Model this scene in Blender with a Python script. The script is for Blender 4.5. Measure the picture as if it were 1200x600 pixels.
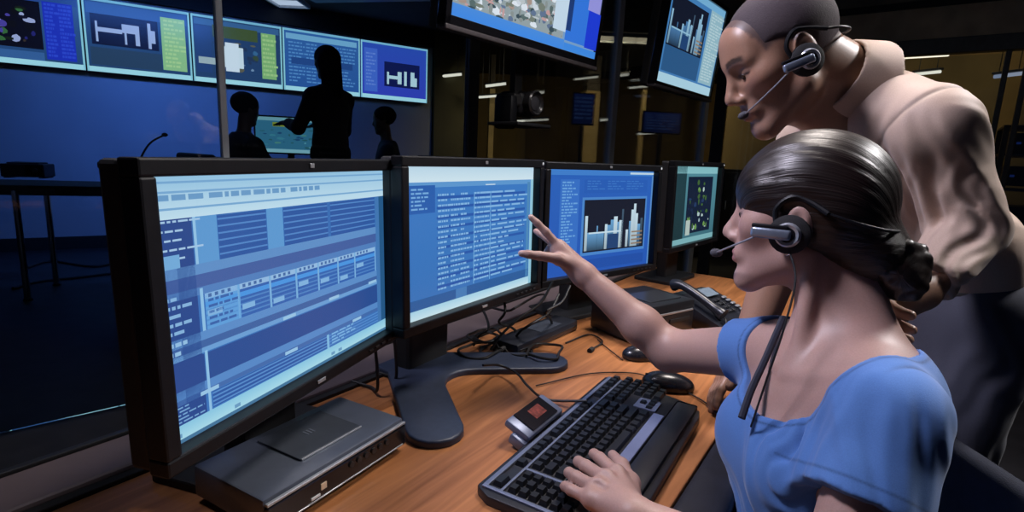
import bpy, bmesh, math, random
import numpy as np
from mathutils import Vector, Matrix

random.seed(4)
for _o in list(bpy.data.objects):
    bpy.data.objects.remove(_o, do_unlink=True)
SC = bpy.context.scene
COL = SC.collection

# ------------------------------------------------------------------ camera
FPX, PITCH, ROLL, CAMZ = 637.0, math.radians(10.516), math.radians(2.534), 1.26
_cp, _sp = math.cos(PITCH), math.sin(PITCH)
FWD = np.array([0, _cp, -_sp]); _UP = np.array([0, _sp, _cp]); _RT = np.array([1.0, 0, 0])
RGT = _RT * math.cos(ROLL) + _UP * math.sin(ROLL)
UPV = -_RT * math.sin(ROLL) + _UP * math.cos(ROLL)
CAMP = np.array([0, 0, CAMZ])
cd = bpy.data.cameras.new('camera'); cam = bpy.data.objects.new('camera', cd); COL.objects.link(cam)
cd.sensor_fit = 'HORIZONTAL'; cd.sensor_width = 36.0; cd.lens = 36.0 * FPX / 1200.0
cd.clip_start = 0.02; cd.clip_end = 100
cam.matrix_world = Matrix(((RGT[0], UPV[0], -FWD[0], 0), (RGT[1], UPV[1], -FWD[1], 0), (RGT[2], UPV[2], -FWD[2], CAMZ), (0, 0, 0, 1)))
SC.camera = cam

def at(px, py, d):
    """world point seen at a photo pixel, d metres in front of the camera"""
    return (FWD + RGT * (px - 600) / FPX - UPV * (py - 300) / FPX) * d + CAMP
def onz(px, py, z):
    r = FWD + RGT * (px - 600) / FPX - UPV * (py - 300) / FPX
    return r * (z - CAMZ) / r[2] + CAMP

# ------------------------------------------------------------------ world, exposure
w = bpy.data.worlds.new('world'); SC.world = w; w.use_nodes = True
w.node_tree.nodes['Background'].inputs[0].default_value = (0.40, 0.50, 1.0, 1)
w.node_tree.nodes['Background'].inputs[1].default_value = 0.02
SC.view_settings.view_transform = 'Standard'; SC.view_settings.look = 'None'
SC.view_settings.exposure = 0.0; SC.view_settings.gamma = 1.0; SC.view_settings.use_curve_mapping = False

# ------------------------------------------------------------------ large lamps (their fixtures are built further down)
def area(name, loc, target, sx, sy, power, col, spread=180):
    l = bpy.data.lights.new(name, 'AREA'); l.shape = 'RECTANGLE'; l.size = sx; l.size_y = sy
    l.energy = power; l.color = col; l.spread = math.radians(spread)
    o = bpy.data.objects.new(name, l); COL.objects.link(o); o.location = loc
    o.rotation_euler = (Vector(target) - Vector(loc)).to_track_quat('-Z', 'Y').to_euler()
    return o
L_KEY, L_RIM, L_FILL = (0.72, 1.62, 2.93), (2.25, 1.25, 2.93), (-0.95, 0.95, 2.93)
area('ceiling_or_fill_light', L_KEY, (0.55, 1.05, 0.9), 0.55, 0.55, 34, (1.0, 0.90, 0.84), 160)
area('ceiling_or_fill_light', L_RIM, (0.85, 0.9, 1.1), 0.5, 0.5, 30, (0.95, 0.92, 0.92), 100)
area('ceiling_or_fill_light', L_FILL, (0.55, 1.0, 1.35), 0.5, 0.5, 13, (0.86, 0.82, 1.0), 62)  # added fill aimed at the faces, stands in for screen glow
area('wall_washer_light', (-3.2, 5.0, 2.93), (-4.0, 6.6, 0.9), 1.6, 0.25, 25, (0.10, 0.28, 1.0), 120)

# ------------------------------------------------------------------ helpers
def srgb(r, g, b):
    f = lambda c: (c / 255.0 / 12.92) if c / 255.0 <= 0.04045 else ((c / 255.0 + 0.055) / 1.055) ** 2.4
    return (f(r), f(g), f(b))

_MATS = {}
def mat(name, col=(0.5, 0.5, 0.5), rough=0.5, metal=0.0, var=0.12, scale=30.0, bump=0.0, bscale=None, coat=0.0, emit=0.0, stretch=(1, 1, 1), spec=0.5):
    if name in _MATS: return _MATS[name]
    m = bpy.data.materials.new(name); m.use_nodes = True; nt = m.node_tree; N = nt.nodes; L = nt.links
    b = N['Principled BSDF']
    b.inputs['Roughness'].default_value = rough; b.inputs['Metallic'].default_value = metal
    b.inputs['Coat Weight'].default_value = coat; b.inputs['Specular IOR Level'].default_value = spec
    tc = N.new('ShaderNodeTexCoord'); mp = N.new('ShaderNodeMapping'); mp.inputs['Scale'].default_value = stretch
    L.new(tc.outputs['Object'], mp.inputs['Vector'])
    n = N.new('ShaderNodeTexNoise'); n.inputs['Scale'].default_value = scale; n.inputs['Detail'].default_value = 4
    L.new(mp.outputs['Vector'], n.inputs['Vector'])
    r = N.new('ShaderNodeValToRGB')
    r.color_ramp.elements[0].position = 0.3; r.color_ramp.elements[1].position = 0.7
    r.color_ramp.elements[0].color = tuple(max(0, c * (1 - var)) for c in col) + (1,)
    r.color_ramp.elements[1].color = tuple(min(1, c * (1 + var)) for c in col) + (1,)
    L.new(n.outputs['Fac'], r.inputs['Fac']); L.new(r.outputs['Color'], b.inputs['Base Color'])
    if emit:
        L.new(r.outputs['Color'], b.inputs['Emission Color']); b.inputs['Emission Strength'].default_value = emit
    if bump:
        n2 = N.new('ShaderNodeTexNoise'); n2.inputs['Scale'].default_value = bscale or scale * 4; n2.inputs['Detail'].default_value = 3
        L.new(mp.outputs['Vector'], n2.inputs['Vector'])
        bp = N.new('ShaderNodeBump'); bp.inputs['Strength'].default_value = bump; bp.inputs['Distance'].default_value = 0.002
        L.new(n2.outputs['Fac'], bp.inputs['Height']); L.new(bp.outputs['Normal'], b.inputs['Normal'])
    _MATS[name] = m; return m

def attr_mat(name, rough=0.5, bump=0.2, bscale=300, sss=0.0, sheen=0.0, flow=False, spec=0.5):
    """procedural surface tinted by the mesh's own 'Col' attribute (lips, brows, seams)"""
    if name in _MATS: return _MATS[name]
    m = bpy.data.materials.new(name); m.use_nodes = True; nt = m.node_tree; N = nt.nodes; L = nt.links
    b = N['Principled BSDF']; b.inputs['Roughness'].default_value = rough; b.inputs['Specular IOR Level'].default_value = spec
    a = N.new('ShaderNodeAttribute'); a.attribute_name = 'Col'
    n = N.new('ShaderNodeTexNoise'); n.inputs['Scale'].default_value = bscale; n.inputs['Detail'].default_value = 3
    if flow:
        fa = N.new('ShaderNodeAttribute'); fa.attribute_name = 'flow'
        L.new(fa.outputs['Vector'], n.inputs['Vector']); n.inputs['Scale'].default_value = 1.0; n.inputs['Detail'].default_value = 5
    else:
        tc = N.new('ShaderNodeTexCoord'); L.new(tc.outputs['Object'], n.inputs['Vector'])
    mx = N.new('ShaderNodeMix'); mx.data_type = 'RGBA'; mx.blend_type = 'MULTIPLY'
    rp = N.new('ShaderNodeValToRGB'); rp.color_ramp.elements[0].position = 0.35; rp.color_ramp.elements[1].position = 0.65
    lo = 0.45 if flow else 0.9
    rp.color_ramp.elements[0].color = (lo, lo, lo, 1); rp.color_ramp.elements[1].color = (1, 1, 1, 1)
    L.new(n.outputs['Fac'], rp.inputs['Fac']); mx.inputs['Factor'].default_value = 1.0
    L.new(a.outputs['Color'], mx.inputs['A']); L.new(rp.outputs['Color'], mx.inputs['B'])
    L.new(mx.outputs['Result'], b.inputs['Base Color'])
    if sss:
        b.inputs['Subsurface Weight'].default_value = sss; b.inputs['Subsurface Radius'].default_value = (0.012, 0.005, 0.003); b.inputs['Subsurface Scale'].default_value = 0.5
    if sheen: b.inputs['Sheen Weight'].default_value = sheen
    if bump:
        bp = N.new('ShaderNodeBump'); bp.inputs['Strength'].default_value = bump; bp.inputs['Distance'].default_value = 0.0025 if flow else 0.0006
        L.new(n.outputs['Fac'], bp.inputs['Height']); L.new(bp.outputs['Normal'], b.inputs['Normal'])
    _MATS[name] = m; return m

def emit_mat(name, col, strength):
    if name in _MATS: return _MATS[name]
    m = bpy.data.materials.new(name); m.use_nodes = True; N = m.node_tree.nodes; L = m.node_tree.links
    N.remove(N['Principled BSDF']); e = N.new('ShaderNodeEmission'); e.inputs[0].default_value = (*col, 1); e.inputs[1].default_value = strength
    L.new(e.outputs[0], N['Material Output'].inputs[0]); _MATS[name] = m; return m

def screen_mat(name, strength, gloss=0.03):
    if name in _MATS: return _MATS[name]
    m = bpy.data.materials.new(name); m.use_nodes = True; N = m.node_tree.nodes; L = m.node_tree.links
    b = N['Principled BSDF']; b.inputs['Base Color'].default_value = (0.01, 0.01, 0.012, 1); b.inputs['Roughness'].default_value = 0.25
    b.inputs['Specular IOR Level'].default_value = 0.3
    a = N.new('ShaderNodeAttribute'); a.attribute_name = 'Col'
    L.new(a.outputs['Color'], b.inputs['Emission Color']); b.inputs['Emission Strength'].default_value = strength
    _MATS[name] = m; return m

def glass_mat(name, tint=(0.86, 0.9, 0.95), refl=0.05):
    if name in _MATS: return _MATS[name]
    m = bpy.data.materials.new(name); m.use_nodes = True; N = m.node_tree.nodes; L = m.node_tree.links
    N.remove(N['Principled BSDF']); t = N.new('ShaderNodeBsdfTransparent'); t.inputs[0].default_value = (*tint, 1)
    g = N.new('ShaderNodeBsdfGlossy'); g.inputs['Roughness'].default_value = 0.02
    f = N.new('ShaderNodeFresnel'); f.inputs[0].default_value = 1.45
    nz = N.new('ShaderNodeTexNoise'); nz.inputs['Scale'].default_value = 3.0
    ma = N.new('ShaderNodeMath'); ma.operation = 'MULTIPLY_ADD'; ma.inputs[1].default_value = 0.8; 
    m2 = N.new('ShaderNodeMath'); m2.operation = 'MULTIPLY'; m2.inputs[1].default_value = refl * 0.3
    L.new(nz.outputs['Fac'], m2.inputs[0]); L.new(f.outputs[0], ma.inputs[0]); L.new(m2.outputs[0], ma.inputs[2])
    x = N.new('ShaderNodeMixShader'); L.new(ma.outputs[0], x.inputs[0]); L.new(t.outputs[0], x.inputs[1]); L.new(g.outputs[0], x.inputs[2])
    L.new(x.outputs[0], N['Material Output'].inputs[0]); _MATS[name] = m; return m

def tag(o, label=None, cat=None, group=None, kind=None):
    if label: o['label'] = label
    if cat: o['category'] = cat
    if group: o['group'] = group
    if kind: o['kind'] = kind
    return o

def empty(name, loc=(0, 0, 0), rz=0.0, label=None, cat=None, group=None, kind=None):
    o = bpy.data.objects.new(name, None); COL.objects.link(o); o.empty_display_size = 0.05
    o.location = Vector([float(v) for v in loc]); o.rotation_euler = (0, 0, rz)
    o.matrix_basis = Matrix.Translation(o.location) @ Matrix.Rotation(rz, 4, 'Z')
    return tag(o, label, cat, group, kind)

def link(name, me, m=None, parent=None, world=False, smooth=None):
    o = bpy.data.objects.new(name, me); COL.objects.link(o)
    if m is not None and not me.materials: me.materials.append(m)
    if parent is not None:
        o.parent = parent
        if world:   # vertices are in world coordinates: undo the parents' placement
            M = parent.matrix_basis.copy(); p = parent.parent
            while p: M = p.matrix_basis @ M; p = p.parent
            o.matrix_basis = M.inverted()
    if smooth:
        for p in me.polygons: p.use_smooth = True
    return o

class MB:
    """collects shapes into one bmesh"""
    def __init__(self): self.bm = bmesh.new()
    def _add(self, verts, faces, M=None):
        vs = [self.bm.verts.new(M @ Vector(v) if M is not None else Vector(v)) for v in verts]
        for f in faces:
            try: self.bm.faces.new([vs[i] for i in f])
            except ValueError: pass
        return vs
    def box(self, c, s, bev=0.0, M=None, seg=2, taper=None):
        b2 = bmesh.new(); bmesh.ops.create_cube(b2, size=1)
        for v in b2.verts:
            t = taper if (taper and v.co.z > 0) else (1, 1)
            v.co = Vector((v.co.x * s[0] * t[0], v.co.y * s[1] * t[1], v.co.z * s[2]))
        if bev: bmesh.ops.bevel(b2, geom=b2.edges[:] , offset=bev, segments=seg, affect='EDGES', profile=0.5)
        for v in b2.verts: v.co += Vector(c)
        vs = [tuple(v.co) for v in b2.verts]; b2.verts.index_update()
        fs = [[v.index for v in f.verts] for f in b2.faces]; b2.free()
        self._add(vs, fs, M); return self
    def prism(self, pts, z0, z1, bev=0.0, M=None, seg=2):
        b2 = bmesh.new(); vs = [b2.verts.new((x, y, z0)) for x, y in pts]
        f = b2.faces.new(vs); r = bmesh.ops.extrude_face_region(b2, geom=[f])
        for v in [g for g in r['geom'] if isinstance(g, bmesh.types.BMVert)]: v.co.z = z1
        bmesh.ops.recalc_face_normals(b2, faces=b2.faces[:])
        if bev:
            es = [e for e in b2.edges if abs(e.verts[0].co.z - z1) < 1e-7 and abs(e.verts[1].co.z - z1) < 1e-7]
            bmesh.ops.bevel(b2, geom=es, offset=bev, segments=seg, affect='EDGES', profile=0.5)
        b2.verts.index_update(); vs = [tuple(v.co) for v in b2.verts]
        fs = [[v.index for v in f.verts] for f in b2.faces]; b2.free()
        self._add(vs, fs, M); return self
    def tube(self, pts, r, n=8, M=None, cap=True):
        P = [Vector([float(c) for c in p]) for p in pts]; rs = r if isinstance(r, (list, tuple)) else [r] * len(P)
        vs = []; fs = []; ref = None
        for i, p in enumerate(P):
            t = (P[min(i + 1, len(P) - 1)] - P[max(i - 1, 0)]).normalized()
            if ref is None: ref = Vector((0, 0, 1)) if abs(t.z) < 0.9 else Vector((1, 0, 0))
            a = t.cross(ref).normalized(); b = t.cross(a).normalized(); ref = -b
            for k in range(n):
                an = 2 * math.pi * k / n; vs.append(p + (a * math.cos(an) + b * math.sin(an)) * rs[i])
        for i in range(len(P) - 1):
            for k in range(n):
                fs.append([i * n + k, i * n + (k + 1) % n, (i + 1) * n + (k + 1) % n, (i + 1) * n + k])
        if cap: fs.append(list(range(n))[::-1]); fs.append([(len(P) - 1) * n + k for k in range(n)])
        self._add(vs, fs, M); return self
    def cyl(self, a, b, r, n=16, r2=None, M=None):
        return self.tube([a, b], [r, r if r2 is None else r2], n, M)
    def ball(self, c, r, M=None, seg=16, rings=10):
        b2 = bmesh.new(); bmesh.ops.create_uvsphere(b2, u_segments=seg, v_segments=rings, radius=1)
        rr = r if isinstance(r, (tuple, list)) else (r, r, r)
        for v in b2.verts: v.co = Vector((v.co.x * rr[0] + c[0], v.co.y * rr[1] + c[1], v.co.z * rr[2] + c[2]))
        b2.verts.index_update(); vs = [tuple(v.co) for v in b2.verts]; fs = [[v.index for v in f.verts] for f in b2.faces]; b2.free()
        self._add(vs, fs, M); return self
    def lathe(self, prof, n=24, M=None):
        vs = []; fs = []
        for r, z in prof:
            for k in range(n): vs.append((r * math.cos(2 * math.pi * k / n), r * math.sin(2 * math.pi * k / n), z))
        for i in range(len(prof) - 1):
            for k in range(n): fs.append([i * n + k, i * n + (k + 1) % n, (i + 1) * n + (k + 1) % n, (i + 1) * n + k])
        fs.append(list(range(n))[::-1]); fs.append([(len(prof) - 1) * n + k for k in range(n)])
        self._add(vs, fs, M); return self
    def mesh(self, name, smooth=False):
        bmesh.ops.recalc_face_normals(self.bm, faces=self.bm.faces[:])
        me = bpy.data.meshes.new(name); self.bm.to_mesh(me); self.bm.free()
        if smooth:
            for p in me.polygons: p.use_smooth = True
            me.set_sharp_from_angle(angle=math.radians(40))
        return me
    def build(self, name, m, parent=None, world=False, smooth=False):
        return link(name, self.mesh(name, smooth), m, parent, world)

def frame(o, x, y, z):
    """matrix with the given axes and origin"""
    x, y, z, o = Vector(x), Vector(y), Vector(z), Vector([float(c) for c in o])
    return Matrix(((x.x, y.x, z.x, o.x), (x.y, y.y, z.y, o.y), (x.z, y.z, z.z, o.z), (0, 0, 0, 1)))
def crom(pts, n=8):
    P = [np.array(p, float) for p in pts]; P = [2 * P[0] - P[1]] + P + [2 * P[-1] - P[-2]]; out = []
    for i in range(1, len(P) - 2):
        for k in range(n):
            t = k / n; a, b, c, d = P[i - 1], P[i], P[i + 1], P[i + 2]
            out.append(0.5 * (2 * b + (c - a) * t + (2 * a - 5 * b + 4 * c - d) * t * t + (3 * b - a - 3 * c + d) * t ** 3))
    out.append(P[-2]); return out
def loop_pts(cx, cy, rx, ry, n=12, a0=0, a1=2 * math.pi):
    return [(cx + rx * math.cos(a0 + (a1 - a0) * k / n), cy + ry * math.sin(a0 + (a1 - a0) * k / n)) for k in range(n)]
def rrect(x0, y0, x1, y1, r, n=4):
    o = []
    for cx, cy, a in ((x1 - r, y1 - r, 0), (x0 + r, y1 - r, 90), (x0 + r, y0 + r, 180), (x1 - r, y0 + r, 270)):
        for k in range(n + 1):
            t = math.radians(a + 90 * k / n); o.append((cx + r * math.cos(t), cy + r * math.sin(t)))
    return o

def copy_tree(o, parent=None):
    c = o.copy(); COL.objects.link(c); c.parent = parent
    for ch in list(o.children): copy_tree(ch, c)
    return c

def screen_mesh(name, W, H, rects, layer=0.0003):
    """flat lit picture: rects (x0,y0,x1,y1,rgb,level[,rgb_bottom]) in 0..1 from the top-left, facing -Y, centred"""
    vs = []; fs = []; cols = []
    for r in rects:
        i = len(vs)
        if isinstance(r[0], list):      # outline, colour, level
            for (x, y) in r[0]: vs.append(((x - 0.5) * W, -r[2] * layer, (0.5 - y) * H))
            fs.append(tuple(range(i, len(vs)))); cols += [(*srgb(*r[1]), 1)] * len(r[0]); continue
        x0, y0, x1, y1, c, lv = r[:6]; c2 = r[6] if len(r) > 6 else c
        for (x, y) in ((x0, y1), (x1, y1), (x1, y0), (x0, y0)): vs.append(((x - 0.5) * W, -lv * layer, (0.5 - y) * H))
        fs.append((i, i + 1, i + 2, i + 3)); a = (*srgb(*c), 1); b = (*srgb(*c2), 1); cols += [b, b, a, a]
    me = bpy.data.meshes.new(name); me.from_pydata(vs, [], fs)
    ca = me.color_attributes.new('Col', 'FLOAT_COLOR', 'CORNER')
    ca.data.foreach_set('color', np.array(cols, np.float32).ravel()); return me
def poly_rects(name, me): return me

# ------------------------------------------------------------------ implicit surfaces (bodies, clothes, hair)
class Field:
    def __init__(s, lo, hi, h):
        s.lo = np.array(lo, float); s.h = h; s.n = np.ceil((np.array(hi, float) - s.lo) / h).astype(int) + 1
        s.d = np.full(s.n, 1.0, np.float32); s.ax = [(s.lo[i] + h * np.arange(s.n[i])).astype(np.float32) for i in range(3)]
    def sl(s, lo, hi):
        a = np.maximum(np.floor((np.array(lo) - s.lo) / s.h).astype(int), 0); b = np.minimum(np.ceil((np.array(hi) - s.lo) / s.h).astype(int) + 1, s.n)
        if (b <= a).any(): return None, None
        sl = tuple(slice(a[i], b[i]) for i in range(3))
        return sl, (s.ax[0][sl[0]][:, None, None], s.ax[1][sl[1]][None, :, None], s.ax[2][sl[2]][None, None, :])
    def comb(s, sl, dd, k, op):
        d = s.d[sl]
        if op == 'u':
            r = np.minimum(d, dd)
            if k > 0: hh = np.maximum(k - np.abs(d - dd), 0); r = r - hh * hh / (4 * k)
        elif op == 's':
            r = np.maximum(d, -dd)
            if k > 0: hh = np.maximum(k - np.abs(d + dd), 0); r = r + hh * hh / (4 * k)
        else:
            r = np.maximum(d, dd)
            if k > 0: hh = np.maximum(k - np.abs(d - dd), 0); r = r + hh * hh / (4 * k)
        s.d[sl] = r
    def cap(s, a, b, ra, rb=None, k=0.01, op='u', flat=False):
        a = np.array(a, float); b = np.array(b, float); rb = ra if rb is None else rb; m = max(ra, rb) + k + 4 * s.h
        sl, X = s.sl(np.minimum(a, b) - m, np.maximum(a, b) + m)
        if sl is None: return
        v = b - a; L2 = float(v @ v) + 1e-12; p = [(X[i] - np.float32(a[i])) for i in range(3)]
        t = np.clip((p[0] * v[0] + p[1] * v[1] + p[2] * v[2]) / L2, 0, 1).astype(np.float32)
        dd = np.sqrt((p[0] - t * v[0]) ** 2 + (p[1] - t * v[1]) ** 2 + (p[2] - t * v[2]) ** 2) - (ra + (rb - ra) * t)
        if flat: u_ = v / math.sqrt(L2); dd = np.maximum(dd, (X[0] - b[0]) * u_[0] + (X[1] - b[1]) * u_[1] + (X[2] - b[2]) * u_[2])
        s.comb(sl, dd.astype(np.float32), k, op)
    def chain(s, pts, rs, k=0.01, op='u'):
        for i in range(len(pts) - 1): s.cap(pts[i], pts[i + 1], rs[i], rs[i + 1], k, op)
    def ell(s, c, r, R=None, k=0.01, op='u'):
        c = np.array(c, float); r = np.array(r, float); m = r.max() + k + 4 * s.h
        sl, X = s.sl(c - m, c + m)
        if sl is None: return
        p = [(X[i] - np.float32(c[i])) for i in range(3)]
        if R is not None: p = [p[0] * R[i][0] + p[1] * R[i][1] + p[2] * R[i][2] for i in range(3)]
        k0 = np.sqrt((p[0] / r[0]) ** 2 + (p[1] / r[1]) ** 2 + (p[2] / r[2]) ** 2)
        k1 = np.sqrt((p[0] / r[0] ** 2) ** 2 + (p[1] / r[1] ** 2) ** 2 + (p[2] / r[2] ** 2) ** 2) + 1e-6
        s.comb(sl, (k0 * (k0 - 1) / k1).astype(np.float32), k, op)
    def cut(s, c, n, k=0.0, lo=None, hi=None):
        """removes what lies on the side n points to"""
        sl, X = s.sl(s.lo if lo is None else lo, s.lo + s.h * s.n if hi is None else hi)
        if sl is None: return
        n = np.array(n, float) / np.linalg.norm(n)
        s.comb(sl, ((X[0] - c[0]) * n[0] + (X[1] - c[1]) * n[1] + (X[2] - c[2]) * n[2]).astype(np.float32), k, 'i')
    def disp(s, fn, lo=None, hi=None):
        sl, X = s.sl(s.lo if lo is None else lo, s.lo + s.h * s.n if hi is None else hi)
        if sl is None: return
        d = s.d[sl]; near = np.abs(d) < 0.04
        I = np.nonzero(near)
        P = np.stack([X[0].ravel()[I[0]], X[1].ravel()[I[1]], X[2].ravel()[I[2]]], 1)
        d[I] += fn(P).astype(np.float32)
    def mesh(s, name):
        d = s.d; S = d < 0
        c = np.zeros(s.n - 1, np.uint8)
        for i in (0, 1):
            for j in (0, 1):
                for k in (0, 1): c += S[i:s.n[0] - 1 + i, j:s.n[1] - 1 + j, k:s.n[2] - 1 + k]
        idx = np.argwhere((c > 0) & (c < 8)); del c
        pos = np.zeros((len(idx), 3)); cnt = np.zeros(len(idx))
        cs = [np.array((i, j, k)) for i in (0, 1) for j in (0, 1) for k in (0, 1)]
        for a in range(8):
            for b in range(a + 1, 8):
                if np.abs(cs[a] - cs[b]).sum() != 1: continue
                A = idx + cs[a]; B = idx + cs[b]; va = d[A[:, 0], A[:, 1], A[:, 2]]; vb = d[B[:, 0], B[:, 1], B[:, 2]]
                m = (va < 0) != (vb < 0); t = np.where(m, va / np.where(m, va - vb, 1), 0)
                pos += (cs[a] + (cs[b] - cs[a]) * t[:, None]) * m[:, None]; cnt += m
        V = s.lo + s.h * (idx + pos / cnt[:, None])
        nn = s.n - 1; flat = (idx[:, 0] * nn[1] + idx[:, 1]) * nn[2] + idx[:, 2]
        Q = []
        for axis in range(3):
            u, v = [(1, 2), (2, 0), (0, 1)][axis]
            s0 = [slice(1, s.n[i] - 1) for i in range(3)]; s1 = list(s0); s0[axis] = slice(0, s.n[axis] - 1); s1[axis] = slice(1, s.n[axis])
            a = S[tuple(s0)]; b = S[tuple(s1)]; e = np.argwhere(a != b)
            ins = a[e[:, 0], e[:, 1], e[:, 2]]; off = np.array([1, 1, 1]); off[axis] = 0; e = e + off
            q = []
            for du, dv in ((-1, -1), (0, -1), (0, 0), (-1, 0)):
                w_ = e.copy(); w_[:, u] += du; w_[:, v] += dv
                q.append(np.searchsorted(flat, (w_[:, 0] * nn[1] + w_[:, 1]) * nn[2] + w_[:, 2]))
            q = np.stack(q, 1); q[~ins] = q[~ins][:, ::-1]; Q.append(q)
        Q = np.concatenate(Q)
        # light smoothing
        for _ in range(2):
            acc = np.zeros_like(V); ct = np.zeros(len(V))
            for i in range(4):
                np.add.at(acc, Q[:, i], V[Q[:, (i + 1) % 4]]); np.add.at(ct, Q[:, i], 1)
            V = V * 0.5 + 0.5 * acc / np.maximum(ct, 1)[:, None]
        me = bpy.data.meshes.new(name); me.vertices.add(len(V)); me.vertices.foreach_set('co', V.astype(np.float32).ravel())
        me.loops.add(Q.size); me.loops.foreach_set('vertex_index', Q.astype(np.int32).ravel())
        me.polygons.add(len(Q)); me.polygons.foreach_set('loop_start', (np.arange(len(Q)) * 4).astype(np.int32))
        me.polygons.foreach_set('loop_total', np.full(len(Q), 4, np.int32))
        me.polygons.foreach_set('use_smooth', np.ones(len(Q), bool)); me.update(calc_edges=True); me.validate()
        s.V = V; return me
def paint(me, V, cols, flow=None):
    a = me.attributes.new('Col', 'FLOAT_COLOR', 'POINT'); c = np.ones((len(V), 4), np.float32); c[:, :3] = cols
    a.data.foreach_set('color', c.ravel())
    if flow is not None:
        f = me.attributes.new('flow', 'FLOAT_VECTOR', 'POINT'); f.data.foreach_set('vector', flow.astype(np.float32).ravel())
def nrm(v): v = np.array(v, float); return v / np.linalg.norm(v)
def sstep(a, b, x): t = np.clip((x - a) / (b - a), 0, 1); return t * t * (3 - 2 * t)

# ------------------------------------------------------------------ materials
M_FLOOR = mat('dark_carpet', (0.020, 0.019, 0.022), 0.55, var=0.3, scale=8, bump=0.3, bscale=250, spec=0.35)
M_CEIL = mat('dark_ceiling', (0.035, 0.034, 0.036), 0.9, var=0.2, scale=3, bump=0.2, bscale=60)
M_WALLBLUE = mat('painted_wall', (0.42, 0.44, 0.50), 0.6, var=0.05, scale=2, bump=0.1, bscale=80)
M_WALLDK = mat('dark_wall', (0.07, 0.06, 0.05), 0.8, var=0.2, scale=2, bump=0.1, bscale=80)
M_OCHRE = mat('ochre_wall', (0.20, 0.14, 0.055), 0.8, var=0.25, scale=1.5, bump=0.1, bscale=60)
M_ALU = mat('brushed_aluminium', (0.62, 0.67, 0.74), 0.45, 0.0, var=0.1, scale=40, stretch=(1, 1, 0.05))
M_DKMETAL = mat('dark_metal', (0.05, 0.052, 0.058), 0.4, 0.6, var=0.15, scale=30)
M_BLK = mat('black_plastic', (0.006, 0.0065, 0.009), 0.45, var=0.2, scale=60, bump=0.08, bscale=900, spec=0.25)
M_BLKMATT = mat('black_matt', (0.010, 0.010, 0.012), 0.7, var=0.2, scale=50, bump=0.15, bscale=600)
M_GLOSSBLK = mat('glossy_black', (0.010, 0.010, 0.013), 0.15, var=0.1, scale=20)
M_SILVER = mat('silver_plastic', (0.42, 0.44, 0.48), 0.3, 0.5, var=0.06, scale=30)
M_CHROME = mat('chrome', (0.7, 0.72, 0.75), 0.12, 1.0, var=0.04, scale=20)
M_GLASS = glass_mat('partition_glass')
M_CABLE = mat('cable_rubber', (0.010, 0.010, 0.011), 0.5, var=0.2, scale=80)

# ------------------------------------------------------------------ setting
def slab(name, pts, z0, z1, m, parent=None, kind='structure', bev=0):
    o = MB().prism(pts, z0, z1, bev).build(name, m, parent)
    if kind: o['kind'] = kind
    return o
slab('floor', [(-9, -3), (9, -3), (9, 14), (-9, 14)], -0.05, 0.0, M_FLOOR)
CEIL = slab('ceiling', [(-9, -3), (9, -3), (9, 14), (-9, 14)], 3.0, 3.1, M_CEIL)
slab('wall_far', [(-9, 12.5), (9, 12.5), (9, 12.7), (-9, 12.7)], 0, 3.0, M_OCHRE)
slab('wall_left', [(-9, -3), (-8.9, -3), (-8.9, 12.5), (-9, 12.5)], 0, 3.0, M_WALLDK)
slab('wall_right', [(8.9, -3), (9, -3), (9, 12.5), (8.9, 12.5)], 0, 3.0, M_WALLDK)

# ceiling grid rails of the operator room and a duct in the far room
for i, (a, b) in enumerate(((at(380, 33, 5.2), at(512, 8, 5.8)), (at(400, 44, 5.2), at(520, 18, 5.8)))):
    z = 2.985 - 0.12
    o = MB().box((0, 0, 0), (2.4, 0.16, 0.14), 0.01, M=Matrix.Translation((a[0] + 0.55, a[1] + 0.35 + i * 0.35, 2.91)) @ Matrix.Rotation(math.radians(-12), 4, 'Z')).build('trim_%d' % (i + 3), M_DKMETAL)
    o['kind'] = 'structure'

# ---- wall that carries the row of lit displays
VW = math.radians(33.6); VD = np.array([math.cos(VW), math.sin(VW), 0]); VN = np.array([-math.sin(VW), math.cos(VW), 0])
VP = np.array([-4.71, 6.15, 0])
def vw(t, dep=0.0, z=0.0): return VP + VD * t + VN * dep + np.array([0, 0, z])
pts = [vw(-4.5, 0.06), vw(4.12, 0.06), vw(4.12, 0.30), vw(-4.5, 0.30)]
slab('wall_back', [(p[0], p[1]) for p in pts], 0, 3.0, M_WALLBLUE)
pts = [vw(-4.5, -0.02), vw(4.12, -0.02), vw(4.12, 0.055), vw(-4.5, 0.055)]
slab('trim_1', [(p[0], p[1]) for p in pts], 2.76, 2.995, M_BLKMATT)
pts = [vw(-4.5, 0.03), vw(4.12, 0.03), vw(4.12, 0.06), vw(-4.5, 0.06)]
slab('baseboard_back', [(p[0], p[1]) for p in pts], 0.0, 0.14, M_BLKMATT)
# end wall after the displays (greenish ochre)
pts = [vw(4.14, 0.02), vw(4.85, 0.02), vw(4.85, 0.25), vw(4.14, 0.25)]
slab('wall_end', [(p[0], p[1]) for p in pts], 0, 3.0, mat('olive_wall', (0.11, 0.10, 0.05), 0.7, var=0.2, scale=2))

# raised platform of the back room
pp = [at(205, 170, 3.75), at(520, 180, 4.25), at(520, 180, 6.9), at(330, 176, 6.3), at(205, 172, 4.9)]
PLAT = 0.28
slab('floor_platform', [(p[0], p[1]) for p in pp], 0.0, PLAT, M_FLOOR)

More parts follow.
